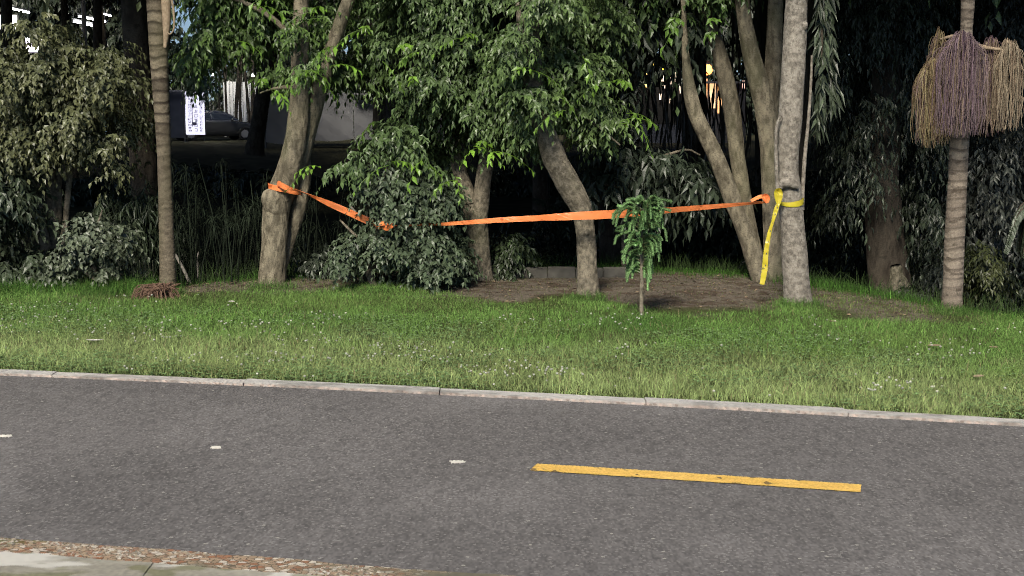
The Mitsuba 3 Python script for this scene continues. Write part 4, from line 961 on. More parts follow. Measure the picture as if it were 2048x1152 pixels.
mm = crown(r, bl, 3000, 0.21, 9, 0.050, 0.029, (0.074, 0.084, 0.042), (0.115, 0.122, 0.056), hang=0.55, gaps=0.46, seed=25, gfreq=2.8, holes=[(-4.232, 12.300, 2.194, 0.179, 1.000, 0.145), (-3.985, 12.300, 1.987, 0.128, 1.000, 0.119), (-3.537, 12.300, 2.186, 0.298, 1.000, 0.170), (-4.096, 12.300, 2.338, 0.213, 1.000, 0.128), (-3.408, 12.300, 1.340, 0.102, 1.000, 0.102), (-3.105, 12.300, 1.946, 0.102, 1.000, 0.102)])
obj(t + '__crown', mm[:2], 'm_leaf', color=mm[2])
hi = [(p[0] + r.normal(0, 0.3), p[1] + 0.5, p[2] + 2.0 + abs(r.normal(0, 1.0)), 1.1, 1.2, 0.8) for p in bl[:6]]
mm = crown(r, hi, 500, 0.6, 9, 0.15, 0.07, (0.07, 0.085, 0.04), gaps=0.35, seed=26)
obj(t + '__upper_crown', mm[:2], 'm_leaf', color=mm[2])

t = thing('sapling', 'young tree with pale rounded leaves and a short stem at the left lawn edge', 'tree')
trunk_part(t + '__trunk', [(-3.386, 11.700, -0.066, 0.032), (-3.388, 11.700, -0.009, 0.024), (-3.395, 11.700, 0.115, 0.022), (-3.405, 11.700, 0.279, 0.020), (-3.404, 11.700, 0.442, 0.014), (-3.363, 11.700, 0.564, 0.010), (-3.318, 11.700, 0.686, 0.006)], 'm_bark_rough', 0.08, 12, 0.4, 10, 30, 81)
for k, pts in enumerate(([(-3.370, 11.600, 0.127, 0.012), (-3.449, 11.600, 0.188, 0.010), (-3.548, 11.600, 0.229, 0.006), (-3.650, 11.600, 0.208, 0.004)], [(-3.403, 11.700, 0.238, 0.012), (-3.290, 11.700, 0.320, 0.010), (-3.206, 11.700, 0.401, 0.006)], [(-3.371, 11.600, 0.330, 0.012), (-3.481, 11.600, 0.411, 0.008), (-3.578, 11.600, 0.492, 0.006)], [(-3.393, 11.700, 0.074, 0.012), (-3.296, 11.700, 0.148, 0.010), (-3.173, 11.700, 0.164, 0.006)])):
    obj(t + '__branch', tube(pts, 16, 7), 'm_bark_rough', True)
bl = [(-3.451, 11.650, 0.528, 0.181, 0.350, 0.101), (-3.538, 11.650, 0.366, 0.181, 0.350, 0.121), (-3.334, 11.650, 0.406, 0.181, 0.350, 0.121), (-3.626, 11.650, 0.182, 0.129, 0.350, 0.101), (-3.670, 11.650, 0.080, 0.073, 0.350, 0.056), (-3.279, 11.650, 0.243, 0.161, 0.350, 0.081), (-3.427, 11.650, 0.629, 0.121, 0.350, 0.064), (-3.169, 11.650, 0.487, 0.121, 0.350, 0.121), (-3.502, 11.650, 0.243, 0.121, 0.350, 0.081)]
mm = crown(r, bl, 260, 0.18, 8, 0.046, 0.031, (0.075, 0.09, 0.06), (0.09, 0.11, 0.066), hang=0.3, gaps=0.42, seed=28, gfreq=4)
obj(t + '__foliage', mm[:2], 'm_leaf', color=mm[2])
mm = crown(r, [(-4.199, 12.100, 0.824, 0.209, 0.500, 0.209), (-4.170, 12.100, 0.531, 0.251, 0.500, 0.209), (-4.225, 12.100, 0.235, 0.251, 0.500, 0.167), (-4.064, 12.100, 0.066, 0.209, 0.500, 0.126), (-4.276, 12.100, 0.023, 0.209, 0.500, 0.126), (-3.972, 12.100, 0.235, 0.126, 0.500, 0.167), (-4.553, 12.100, 0.404, 0.251, 0.500, 0.335)], 800, 0.32, 9, 0.075, 0.036, (0.045, 0.06, 0.035), gaps=0.42, seed=29)
solo('left_bush', 'dark bush filling the lower left edge behind the lawn', 'bush', mm[:2], 'm_leaf', color=mm[2])
t = thing('fan_palm_bush', 'dim bushy plant with a few hanging pale leaflets between sapling and banded palm', 'plant')
mm = crown(r, [(-3.406, 12.700, 0.524, 0.176, 0.400, 0.220), (-3.305, 12.700, 0.259, 0.176, 0.400, 0.220), (-3.488, 12.700, 0.700, 0.132, 0.400, 0.132), (-3.227, 12.700, 0.612, 0.132, 0.400, 0.220)], 300, 0.34, 9, 0.10, 0.018, (0.035, 0.05, 0.025), hang=0.9, gaps=0.36, seed=30)
obj(t + '__foliage', mm[:2], 'm_leaf', color=mm[2])
for k in range(9):
    b = np.array((-3.281, 12.000, 0.225)) + [0.035 * k - (0 if k < 4 else -0.0), 0, 0.02 * (k > 4)]
    mm = ribbon([(*b, 0.014, 20), (*(b + [0.012, -0.03, -0.08]), 0.030, 30), (*(b + [r.normal(0, 0.02), -0.03, -0.17]), 0.006, 10)], 8)
    obj(t + '__leaflet', mm, 'm_leaf', color=np.tile([0.16, 0.155, 0.095], (len(mm[0]), 1)), label='pale dry hanging leaflet')
mm = ribbon([(*(-3.223, 12.000, 0.456), 0.03, 20), (*(-3.120, 12.000, 0.414), 0.05, 30), (*(-3.153, 12.000, 0.288), 0.01, 10)], 8)

# dead sticks leaning behind the banded palm
for pts, lb in (([(-2.858, 12.200, 0.276, 0.011), (-2.798, 12.200, 0.160, 0.013), (-2.746, 12.200, 0.045, 0.015), (-2.714, 12.200, -0.024, 0.017)], 'bare pale stick leaning right of the banded palm, the thickest of them'),
                ([(-2.842, 12.200, -0.032, 0.030), (-2.800, 12.200, -0.058, 0.030), (-2.758, 12.200, -0.084, 0.025)], 'short broken log stub lying right of the banded palm roots'),
                ([(-2.804, 12.600, -0.137, 0.009), (-2.755, 12.600, 0.049, 0.009), (-2.765, 12.600, 0.181, 0.009), (-2.732, 12.600, 0.269, 0.007)], 'upright thin dead twig right of the banded palm'),
                ([(-2.753, 13.200, 0.000, 0.009), (-2.616, 13.200, -0.046, 0.011), (-2.502, 13.200, -0.106, 0.011), (-2.412, 13.200, -0.185, 0.009)], 'forked grey dead branch lying left of the forked tree'),
                ([(-2.616, 13.200, -0.041, 0.009), (-2.546, 13.200, -0.014, 0.007), (-2.472, 13.200, 0.000, 0.007)], 'short dead side twig left of the forked tree'),
                ([(-2.866, 13.000, 0.138, 0.009), (-2.801, 13.000, 0.047, 0.009), (-2.749, 13.000, -0.045, 0.007)], 'thin slanting dead twig between banded palm and forked tree'),
                ([(-3.054, 12.100, 0.002, 0.008), (-3.178, 12.100, 0.066, 0.008), (-3.265, 12.100, 0.002, 0.008), (-3.310, 12.100, -0.087, 0.006)], 'arched dead root stem left of the palm roots'),
                ([(-1.402, 12.500, 0.662, 0.011), (-1.295, 12.500, 0.540, 0.011), (-1.209, 12.500, 0.475, 0.009), (-1.102, 12.500, 0.410, 0.006)], 'thin grey stick slanting into the dark shrub under the tape')):
    solo('dead_stick', lb, 'stick', tube(pts, 20, 8, 0.15, 14, 0.6, 3), 'm_stick', True)

# reeds and rushes in the dip behind; their shade is put into the colour
for k, (px, w) in enumerate((((-2.573, 11.830, 0.049), 0.35), ((-2.351, 11.960, 0.049), 0.35), ((-1.627, 12.160, 0.050), 0.3), ((-2.861, 11.330, 0.049), 0.3), ((-3.030, 11.220, 0.048), 0.25), ((-2.113, 12.030, 0.049), 0.3))):
    t = thing('reed_clump', 'dim clump of tall upright reeds in the dip behind the left trees', 'reeds', 'dim reed clumps behind the left trees')
    x0, y0 = px[0], px[1] + r.uniform(1.0, 2.0)
    ps, tf = [], []
    for j in range(48):
        x, y = x0 + r.normal(0, w), y0 + r.normal(0, 0.4)
        z = float(ground_z(x, y)) - 0.05
        hh = r.uniform(0.55, 1.15)
        lx = r.normal(0, 0.12)
        m = tube([(x, y, z, 0.005), (x + lx * 0.4, y, z + hh * 0.5, 0.005), (x + lx, y, z + hh, 0.003)], 6, 4)
        ps.append((*m, np.tile(np.array([0.018, 0.025, 0.015]) * np.exp(r.normal(0, 0.7)), (len(m[0]), 1))))
        if r.uniform() < 0.75:
            q = np.tile([x + lx, y, z + hh], (26, 1))
            tf.append(leaves(q, r.normal(0, 1, (26, 3)) + [0, 0, 0.2], np.tile([0, 0, 1.0], (26, 1)), r.uniform(0.09, 0.17, 26), 0.006, 0.1, 0.5, np.array([0.020, 0.029, 0.017]) * np.exp(r.normal(0, 0.3, (26, 1)))))
    mm = cat_mesh(ps)
    obj(t + '__stems', mm[:2], 'm_matte', True, color=mm[2], kind='stuff')
    mm = cat_mesh(tf)
    obj(t + '__tufts', mm[:2], 'm_matte', color=mm[2], kind='stuff')


# ------------------------------------------------------------------ low block wall behind the earth
wall = thing('low_wall', 'low wall of grey blocks at the back edge of the bare earth', 'wall')
a, b = np.array((-0.168, 12.370, 0.050)), np.array((1.023, 12.340, 0.049))
n = 5
for k in range(n):
    m = a + (b - a) * (k + 0.5) / n
    L = np.linalg.norm(b - a) / n - 0.006
    obj(wall + '__block', box((m[0], m[1] + 0.08 + r.normal(0, 0.006), m[2] + 0.0 + r.normal(0, 0.004)), (L, 0.12, 0.16), r.normal(0, 0.012), 0.008), 'm_block')


# ------------------------------------------------------------------ tapes
t = thing('orange_tape', 'orange barrier tape strung from the forked tree through the shrub to the right stems', 'barrier tape')
q = [(-1.962, 12.050, 0.810, 0.000), (-1.932, 11.950, 0.883, 0.000), (-1.877, 11.860, 0.871, 0.000), (-1.807, 11.830, 0.848, 0.000), (-1.718, 11.830, 0.824, 0.000), (-1.486, 11.800, 0.728, 0.000), (-1.301, 11.780, 0.648, 0.000), (-1.128, 11.750, 0.572, 0.000)]
wd = (0.03, 0.046, 0.045, 0.035, 0.02, 0.050, 0.056, 0.062)
an = (10, 0, 0, 30, 60, 10, 5, 0)
obj(t + '__strand', ribbon([(*p[:3], w, g) for p, w, g in zip(q, wd, an)], 90), 'm_orange', label='sloping left length of orange tape')
q = [(-1.128, 11.750, 0.572, 0.000), (-1.059, 11.400, 0.570, 0.000), (-1.018, 11.380, 0.603, 0.000), (-0.987, 11.380, 0.568, 0.000), (-0.948, 11.400, 0.594, 0.000), (-0.889, 11.450, 0.577, 0.000), (-0.773, 11.500, 0.581, 0.000), (-0.617, 11.550, 0.581, 0.000), (-0.466, 11.300, 0.610, 0.000), (-0.093, 11.150, 0.649, 0.000), (0.215, 11.100, 0.669, 0.000), (0.482, 11.050, 0.688, 0.000), (0.811, 11.100, 0.700, 0.000), (1.208, 11.400, 0.704, 0.000), (1.692, 11.750, 0.715, 0.000), (1.968, 11.950, 0.722, 0.000), (2.131, 12.030, 0.728, 0.000)]
wd = (0.066, 0.05, 0.06, 0.05, 0.05, 0.03, 0.02, 0.02, 0.028, 0.040, 0.047, 0.060, 0.066, 0.048, 0.036, 0.026, 0.018)
an = (0, 60, 120, 200, 140, 60, 40, 20, 10, -6, 9, -4, 6, 16, 4, 34, 40)
obj(t + '__strand', ribbon([(*p[:3], w, g) for p, w, g in zip(q, wd, an)], 240), 'm_orange', label='long level right length of orange tape')
q = [(-1.991, 12.000, 2.379, 0.000), (-1.991, 12.000, 2.379, 0.000)]
for pts in ([(2.118, 12.000, 0.722, 0.000), (2.092, 12.000, 0.755, 0.000), (2.087, 12.000, 0.780, 0.000), (2.112, 12.000, 0.784, 0.000), (2.129, 12.000, 0.760, 0.000), (2.122, 12.000, 0.726, 0.000)], [(2.113, 12.000, 0.731, 0.000), (2.100, 12.000, 0.764, 0.000), (2.067, 12.000, 0.776, 0.000), (2.025, 12.000, 0.760, 0.000), (1.984, 12.000, 0.739, 0.000)]):
    wn = (0.02, 0.032, 0.036, 0.034, 0.03, 0.02)
    obj(t + '__knot', ribbon([(*p[:3], w, 40) for p, w in zip(pts, wn)], 30), 'm_orange')
# loop round the right stem
cx, cy = (2.220, 12.270, 0.712)[0], 12.27
pts = [(cx + 0.088 * math.cos(a), cy + 0.088 * math.sin(a), (2.220, 12.270, 0.712)[2], 0.03, 0) for a in np.linspace(0, 2 * np.pi, 13)]
obj(t + '__loop', ribbon(pts, 50), 'm_orange')
# loop round the forked tree
ring = []
tz = (-1.956, 12.100, 0.858)[2]
cx, cy = (-1.902, 12.100, 0.866)[0], 12.1
pts = [(cx + 0.136 * math.cos(a), cy + 0.136 * math.sin(a), tz - 0.025 + 0.03 * math.cos(a + 3.0), 0.042, 0) for a in np.linspace(0, 2 * np.pi, 13)]
obj(t + '__loop', ribbon(pts, 50), 'm_orange')

t = thing('yellow_tape', 'yellow warning tape knotted round the pale trunk with a long tail', 'warning tape')
zc, cx, cy = (2.085, 10.800, 0.805)[2], (2.101, 10.900, 0.798)[0], 10.9
pts = [(cx + 0.098 * math.cos(a), cy + 0.098 * math.sin(a), zc - 0.004 + 0.008 * math.cos(a) + 0.008 * math.cos(2 * a), 0.028 + 0.017 * max(0, math.cos(a - 5.6)), 0) for a in np.linspace(0, 2 * np.pi, 17)]
obj(t + '__loop', ribbon(pts, 70), 'm_yellow')
q = [(1.977, 10.740, 0.794, 0.000), (1.965, 10.740, 0.850, 0.000), (1.960, 10.740, 0.891, 0.000), (1.978, 10.740, 0.909, 0.000), (1.994, 10.740, 0.883, 0.000), (1.991, 10.740, 0.839, 0.000), (1.981, 10.740, 0.798, 0.000)]
obj(t + '__bow', ribbon([(*p[:3], w, a) for p, w, a in zip(q, (0.02, 0.03, 0.034, 0.034, 0.034, 0.03, 0.02), (30, 20, 30, 50, 30, 20, 30))], 40), 'm_yellow')
q = [(1.981, 10.740, 0.809, 0.000), (1.963, 10.740, 0.757, 0.000), (1.939, 10.740, 0.664, 0.000), (1.915, 10.740, 0.570, 0.000), (1.896, 10.740, 0.439, 0.000), (1.888, 10.740, 0.308, 0.000), (1.871, 10.740, 0.199, 0.000)]
obj(t + '__tail', ribbon([(*p[:3], w, a) for p, w, a in zip(q, (0.024, 0.032, 0.026, 0.030, 0.036, 0.043, 0.034), (20, 10, 50, 30, 5, 20, 10))], 90), 'm_yellow', label='long yellow tail hanging down left of the trunk')
for k in range(7):
    u = 0.12 + 0.11 * k
    c = curve([p[:3] for p in q], 100)[int(u * 100)]
    L_ = 0.012
    obj(t + '__print', box((c[0] + 0.003, c[1] - 0.004, c[2]), (0.006, 0.002, L_), 0.3), 'm_print')


# ------------------------------------------------------------------ trees and bushes behind, shade partly from crowns, partly put into leaf colour
r = np.random.default_rng(77)
DK = np.array([0.038, 0.050, 0.030])  # leaf tone lowered: distance from the lamps put into the colour
t = thing('mossy_tree', 'dim thick trunk wrapped in growth behind and left of the fruiting palm', 'tree')
trunk_part(t + '__trunk', [(3.589, 13.400, -0.471, 0.255), (3.554, 13.400, -0.282, 0.213), (3.520, 13.400, -0.094, 0.195), (3.482, 13.400, 0.188, 0.185), (3.453, 13.400, 0.514, 0.176), (3.432, 13.400, 0.885, 0.162), (3.426, 13.400, 1.344, 0.144), (3.425, 13.400, 1.936, 0.125), (3.418, 13.400, 2.700, 0.107), (3.385, 13.400, 4.237, 0.079)], 'm_bark_dark', 0.22, 6, 0.4, 22, 70, 91)
trunk_part(t + '__trunk_growth', [(3.528, 13.100, -0.334, 0.136), (3.546, 13.100, -0.195, 0.118), (3.523, 13.100, -0.057, 0.082), (3.491, 13.100, 0.081, 0.045)], 'm_bark_rough', 0.35, 12, 1, 16, 24, 92)
bl = [(3.152, 13.600, 1.573, 0.376, 1.000, 0.564), (3.611, 13.600, 1.804, 0.376, 1.000, 0.564), (3.226, 13.600, 2.217, 0.423, 1.000, 0.423), (3.822, 13.600, 1.109, 0.235, 1.000, 0.517), (3.170, 13.600, 0.969, 0.282, 1.000, 0.329), (3.797, 13.600, 0.499, 0.188, 1.000, 0.329), (3.954, 13.600, 0.072, 0.141, 1.000, 0.282), (3.498, 13.600, 2.399, 0.564, 1.000, 0.376), (3.089, 13.600, 0.546, 0.188, 1.000, 0.188), (3.919, 13.600, -0.262, 0.188, 1.000, 0.118)]
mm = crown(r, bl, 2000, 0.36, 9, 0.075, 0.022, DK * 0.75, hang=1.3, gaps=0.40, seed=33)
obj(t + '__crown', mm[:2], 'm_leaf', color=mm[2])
hi = [(3.7 + r.normal(0, 0.9), 11.9 + r.normal(0, 0.3), 3.5 + r.uniform(0, 3.5), 1.2, 0.7, 0.8) for _ in range(12)]  # unseen foliage added ahead of the trunk to shade the tree below
mm = crown(r, hi, 2200, 0.6, 10, 0.12, 0.055, G1, gaps=0.25, seed=34)
obj(t + '__upper_crown', mm[:2], 'm_leaf', color=mm[2])

t = thing('grey_leaf_tree', 'dim greyish tree hanging low behind the fruiting palm', 'tree')
trunk_part(t + '__trunk', [(4.716, 14.000, -0.860, 0.097), (4.671, 14.000, -0.364, 0.082), (4.591, 14.000, 0.371, 0.073), (4.585, 14.000, 1.096, 0.063), (4.593, 14.000, 2.048, 0.048), (4.558, 14.000, 3.445, 0.029)], 'm_bark_dark', 0.15, 8, 0.4, 14, 40, 95)
bl = [(4.343, 13.600, 0.969, 0.282, 0.900, 0.329), (4.550, 13.600, 0.499, 0.235, 0.900, 0.282), (4.315, 13.600, 0.499, 0.188, 0.900, 0.282), (4.700, 13.600, 1.388, 0.282, 0.900, 0.376), (4.489, 13.600, 1.942, 0.423, 0.900, 0.423), (4.907, 13.600, 1.942, 0.423, 0.900, 0.564), (4.399, 13.600, 0.734, 0.235, 0.900, 0.282), (4.747, 13.600, 2.399, 0.564, 0.900, 0.376), (4.136, 13.600, 0.262, 0.141, 0.900, 0.188)]
mm = crown(r, bl, 1500, 0.36, 9, 0.07, 0.025, (0.045, 0.05, 0.04), hang=1.0, gaps=0.42, seed=35)
obj(t + '__crown', mm[:2], 'm_leaf', color=mm[2])
mm = crown(r, [(3.875, 11.900, 0.215, 0.132, 0.450, 0.185), (3.946, 11.900, 0.007, 0.123, 0.450, 0.165), (3.821, 11.900, 0.028, 0.103, 0.450, 0.185), (3.980, 11.900, 0.174, 0.091, 0.450, 0.123), (3.870, 11.900, 0.340, 0.103, 0.450, 0.082)], 520, 0.24, 9, 0.05, 0.018, (0.060, 0.070, 0.026), gaps=0.42, seed=36, gfreq=4)
solo('olive_bush', 'olive green fine-leaved bush right of the fruiting palm trunk', 'bush', mm[:2], 'm_leaf', color=mm[2])
mm = crown(r, [(3.479, 12.000, -0.070, 0.145, 0.400, 0.091), (3.578, 12.000, 0.078, 0.075, 0.400, 0.207), (3.353, 12.000, -0.049, 0.083, 0.400, 0.091)], 340, 0.22, 8, 0.06, 0.022, (0.055, 0.062, 0.045), gaps=0.42, seed=37, gfreq=4)
solo('grey_bush', 'small grey-green bush left of the fruiting palm trunk', 'bush', mm[:2], 'm_leaf', color=mm[2])
t = thing('young_palm', 'young palm with drooping feathery fronds at the right edge', 'palm tree')
top = np.array((4.061, 10.900, 0.745))
obj(t + '__trunk', tube([(top[0], top[1], top[2] - 1.6, 0.06), (top[0], top[1], top[2] - 0.6, 0.05), (top[0], top[1], top[2], 0.04)], 20, 10, 0.1), 'm_bark_dark', True)
fronds(t, r, top, 13, 0.34, (0.06, 0.08, 0.05), 2.2)

# dark hedge and undergrowth across the dip
for k, (x, y, w, h) in enumerate(((-4.5, 15.6, 1.1, 1.3), (-2.6, 16.4, 1.0, 0.95), (-0.9, 16.0, 1.0, 1.1), (0.6, 17.0, 1.2, 1.6), (1.9, 16.4, 1.1, 1.8), (3.0, 16.2, 1.1, 1.9), (4.3, 15.0, 1.1, 1.8), (5.6, 15.2, 1.2, 2.2), (-6.2, 16.0, 1.2, 2.2))):
    z0 = float(ground_z(x, y))
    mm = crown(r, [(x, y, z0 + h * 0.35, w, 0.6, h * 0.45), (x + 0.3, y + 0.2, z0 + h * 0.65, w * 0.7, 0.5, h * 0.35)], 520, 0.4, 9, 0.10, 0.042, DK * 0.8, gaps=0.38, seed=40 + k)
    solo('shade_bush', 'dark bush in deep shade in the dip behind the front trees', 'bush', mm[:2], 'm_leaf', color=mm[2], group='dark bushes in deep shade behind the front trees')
for k in range(12):
    y = r.uniform(34, 42)
    x = -14 + 2.6 * k + r.normal(0, 0.4)
    z0 = float(ground_z(x, y))
    mm = crown(r, [(x, y, z0 + 0.35, 1.6, 0.8, 0.45)], 260, 0.5, 8, 0.22, 0.09, DK * 0.7, gaps=0.3, seed=60 + k)
    solo('bank_bush', 'low dark bush on the far bank below the street', 'bush', mm[:2], 'm_leaf', color=mm[2], group='low dark bushes on the far bank')

# the wood behind: tall trees whose crowns close overhead
spots = []
for y in (14.6, 18, 22, 26.5, 31, 36, 42, 48, 55):
    n = int(5 + y / 7)
    for i in range(n):
        x = (i + 0.5) / n * (0.84 * y + 10) - (0.42 * y + 5) + r.normal(0, 0.6)
        spots.append((x, y + r.normal(0, 0.8)))
for k, (x, y) in enumerate(spots):
    px = 1024 + 2892 * x / y
    if px < 1640:
        base = 1.9 + 0.046 * y + (1.3 if 230 < px < 840 or 1150 < px < 1610 else 2.2 if px < 231 else 0)
        for lo, hi_ in ((325, 745), (1255, 1510)):      # the open lanes through which the far street is seen
            if lo < px < hi_:
                x = ((lo - 25 if px < (lo + hi_) / 2 else hi_ + 25) - 1024) / 2892 * y
    else:
        base = 2.2 - 0.02 * y
    z0 = float(ground_z(x, y))
    t = thing('wood_tree', 'dark tree standing in the unlit wood behind the front row', 'tree', 'dark trees of the unlit wood')
    h = r.uniform(8.5, 11.5)
    lx, ly = r.normal(0, 0.4), r.normal(0, 0.4)
    obj(t + '__trunk', tube([(x, y, z0 - 0.2, 0.22), (x, y, z0 + 0.3, 0.15), (x + lx * 0.4, y + ly * 0.4, z0 + h * 0.4, 0.12), (x + lx, y + ly, z0 + h * 0.85, 0.05)], 24, 10, 0.12, 5, 0.3, k), 'm_bark_dark', True)
    for q in range(3):
        a = r.uniform(0, 6.3)
        zz = base + r.uniform(-0.3, 1.5)
        obj(t + '__limb', tube([(x + lx * 0.4, y + ly * 0.4, zz - 0.5, 0.05), (x + math.cos(a) * 0.8, y + math.sin(a) * 0.8, zz + 0.2, 0.035), (x + math.cos(a) * 1.7, y + math.sin(a) * 1.7, zz + 0.9, 0.012)], 10, 6, 0.1), 'm_bark_dark', True)
    W = 1.9 + y * 0.014
    bl = [(x + r.normal(0, W * 0.55), y + r.normal(0, W * 0.5), base + 0.7 + (h - base) * u, W * (1.1 - 0.4 * u), W * (1.1 - 0.4 * u), 1.15) for u in np.linspace(0, 1, 6)]
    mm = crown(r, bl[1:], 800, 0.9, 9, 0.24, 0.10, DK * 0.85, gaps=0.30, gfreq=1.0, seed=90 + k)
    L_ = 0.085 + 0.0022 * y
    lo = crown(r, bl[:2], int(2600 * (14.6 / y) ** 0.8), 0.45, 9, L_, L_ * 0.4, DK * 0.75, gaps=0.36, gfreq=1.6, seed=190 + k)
    mm = cat_mesh([mm, lo])
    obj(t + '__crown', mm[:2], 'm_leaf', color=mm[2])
for k in range(16):
    x, y = -34 + 4.6 * k + r.normal(0, 0.8), 84 + r.normal(0, 2)
    t = thing('far_tree', 'dark tree in the row beyond the lit stalls', 'tree', 'dark trees beyond the lit stalls')
    obj(t + '__trunk', tube([(x, y, -0.6, 0.3), (x, y, 4, 0.22), (x, y, 9, 0.08)], 10, 8), 'm_bark_dark', True)
    mm = crown(r, [(x + r.normal(0, 1), y, 1.2 + 2.1 * j, 3.2, 2.2, 1.8) for j in range(6)], 1500, 1.2, 9, 0.42, 0.19, DK * 0.7, gaps=0.12, gfreq=0.6, seed=170 + k)
    obj(t + '__crown', mm[:2], 'm_leaf', color=mm[2])

# long dead leaf strips hanging from a palm behind the right stems
t = thing('skirted_palm', 'palm with a skirt of dead hanging leaf strips, lamps showing through it', 'palm tree')
x0, _, zt = (2.426, 19.000, 2.990)
obj(t + '__trunk', tube([(x0, 19.4, -1.1, 0.2), (x0, 19.4, 1.5, 0.16), (x0, 19.4, 4.6, 0.14)], 20, 12, 0.1), 'm_bark_dark', True)
N = 420
cx_ = np.concatenate([r.normal(0, 0.35, 260), r.uniform(-0.95, 0.75, 160)])
P_ = np.stack([x0 + cx_, 19.0 + r.normal(0, 0.35, N), r.uniform(1.2, 3.4, N)], -1)
k = (np.abs(P_[:, 0] - 2.56) > 0.13) | (P_[:, 2] < 1.86)      # strips left out so the orange lamp shows through
P_, cx_ = P_[k], cx_[k]
N = len(P_)
mm = leaves(P_, np.stack([r.normal(0, 0.12, N), r.normal(0, 0.1, N), -1 + 0 * cx_], -1), np.stack([r.normal(0, 0.8, N), -1 + 0 * cx_, 0 * cx_], -1), r.uniform(0.35, 0.75, N), r.uniform(0.025, 0.05, N), 0.1, 0.02, np.array([0.06, 0.05, 0.038]) * np.exp(r.normal(0, 0.3, (N, 1))))
obj(t + '__dead_leaves', mm[:2], 'm_leaf', color=mm[2], kind='stuff')
fronds(t, r, (x0, 19.4, 4.6), 9, 2.0, DK, 1.2)


# ------------------------------------------------------------------ the far street with its stalls and lamps
def panel(px0, py0, px1, py1): return None


t = thing('market_tent', 'grey tarpaulin tent wall seen left and right of the forked tree', 'tent')
Y = 58.0
for k, (a, b, tone) in enumerate((((-9.704, 58.000, 1.728), (-8.344, 58.000, -0.014)), ((-8.288, 58.000, 1.925), (-6.335, 57.900, 0.108)), ((-6.300, 58.000, 2.003), (-2.680, 58.100, -0.057))) and
                                 (((-9.704, 58.000, 1.728), (-8.344, 58.000, -0.014), 0), ((-8.288, 58.000, 1.925), (-6.335, 57.900, 0.108), 1), ((-6.304, 58.000, 1.649), (-2.680, 58.100, -0.057), 2))):
    nx, nz = 40, 30
    u, w = np.meshgrid(np.linspace(0, 1, nx), np.linspace(0, 1, nz))
    lean = (-0.16 * w if k == 0 else 0 * w) * (1 - u)
    X, Z = a[0] + (b[0] - a[0]) * u + lean, a[2] + (b[2] - a[2]) * w - (0.10 * np.sin(np.pi * u) * w)
    fold = 0.10 * meshkit.fbm(np.stack([X * 1.1 + Z * 1.2, Z * 0.7 - X * 0.4, 0 * X + k], -1), 3, 3) + 0.03 * np.abs(np.sin(X * 3 + Z * 4))
    Yp = a[1] + fold + 0.25 * (w - 0.5)
    v = np.stack([X, Yp, Z], -1).reshape(-1, 3)
    i, j = np.meshgrid(np.arange(nz - 1), np.arange(nx - 1), indexing='ij')
    q = (i * nx + j).ravel()
    obj(t + '__tarp_sheet', (v, np.vstack([np.stack([q, q + nx, q + nx + 1], 1), np.stack([q, q + nx + 1, q + 1], 1)])), 'm_tarp', True)
a, b = (-6.299, 58.000, 2.043), (-2.665, 58.000, 1.728)
obj(t + '__awning', box(((a[0] + b[0]) / 2, 57.6, (a[2] + b[2]) / 2), (b[0] - a[0], 0.9, 0.06), 0, 0.01), 'm_tarp')
for px in (534, 606, 706, 890):
    q = (-9.829, 58.400, 0.854); xx = (px - 1024) / 2892 * 58.4
    obj(t + '__pole', tube([(xx, 58.4, -0.5, 0.04), (xx, 58.4, 2.4, 0.04)], 4, 8), 'm_dark_metal', True)
v = box((((-9.860, 59.000, 2.251)[0] + (-2.707, 59.000, 2.251)[0]) / 2, 60.5, (-6.548, 59.000, 2.131)[2]), (7.6, 4.0, 0.08), 0, 0.01)
obj(t + '__roof', v, 'm_dark_cloth')

t = thing('lit_banner', 'bright white upright banner with columns of dark lettering beside the car', 'banner')
q = (-14.364, 66.000, 1.078)
bw, bh = 0.86, 1.96
rot = 0.05
obj_key = lamp(t + '__panel', box(q, (bw, 0.05, bh), 0, 0.006), (0.060, 0.059, 0.074))
ps = []
for col_, (cx, wd) in enumerate(((-0.24, 0.15), (0.05, 0.17), (0.27, 0.14))):
    for row in range(13 if col_ != 1 else 8):
        hh = bh * 0.86 / (13 if col_ != 1 else 8)
        z = q[2] + bh * 0.42 - hh * (row + 0.5)
        for s in range(3):
            if r.uniform() < 0.75:
                ps.append(box((q[0] + cx + r.normal(0, 0.02), q[1] - 0.030, z + (s - 1) * hh * 0.28), (wd * r.uniform(0.4, 1.0), 0.006, hh * 0.10)))
            if r.uniform() < 0.5:
                ps.append(box((q[0] + cx + wd * r.uniform(-0.5, 0.5), q[1] - 0.036, z), (0.02, 0.006, hh * 0.6)))
ps.append(box((q[0] - 0.12, q[1] - 0.042, q[2] - 0.02), (0.035, 0.006, bh * 0.60)))
ps.append(box((q[0] - 0.03, q[1] - 0.042, q[2] - 0.48), (0.20, 0.006, 0.14)))
mm = cat_mesh(ps)
obj(t + '__print', mm, 'm_print')
for s in (-1, 1):
    obj(t + '__leg', tube([(q[0] + s * 0.38, q[1] + 0.04, q[2] - bh / 2 + 0.02, 0.015), (q[0] + s * 0.38, q[1] + 0.04, -0.40, 0.015)], 3, 8), 'm_dark_metal', True)

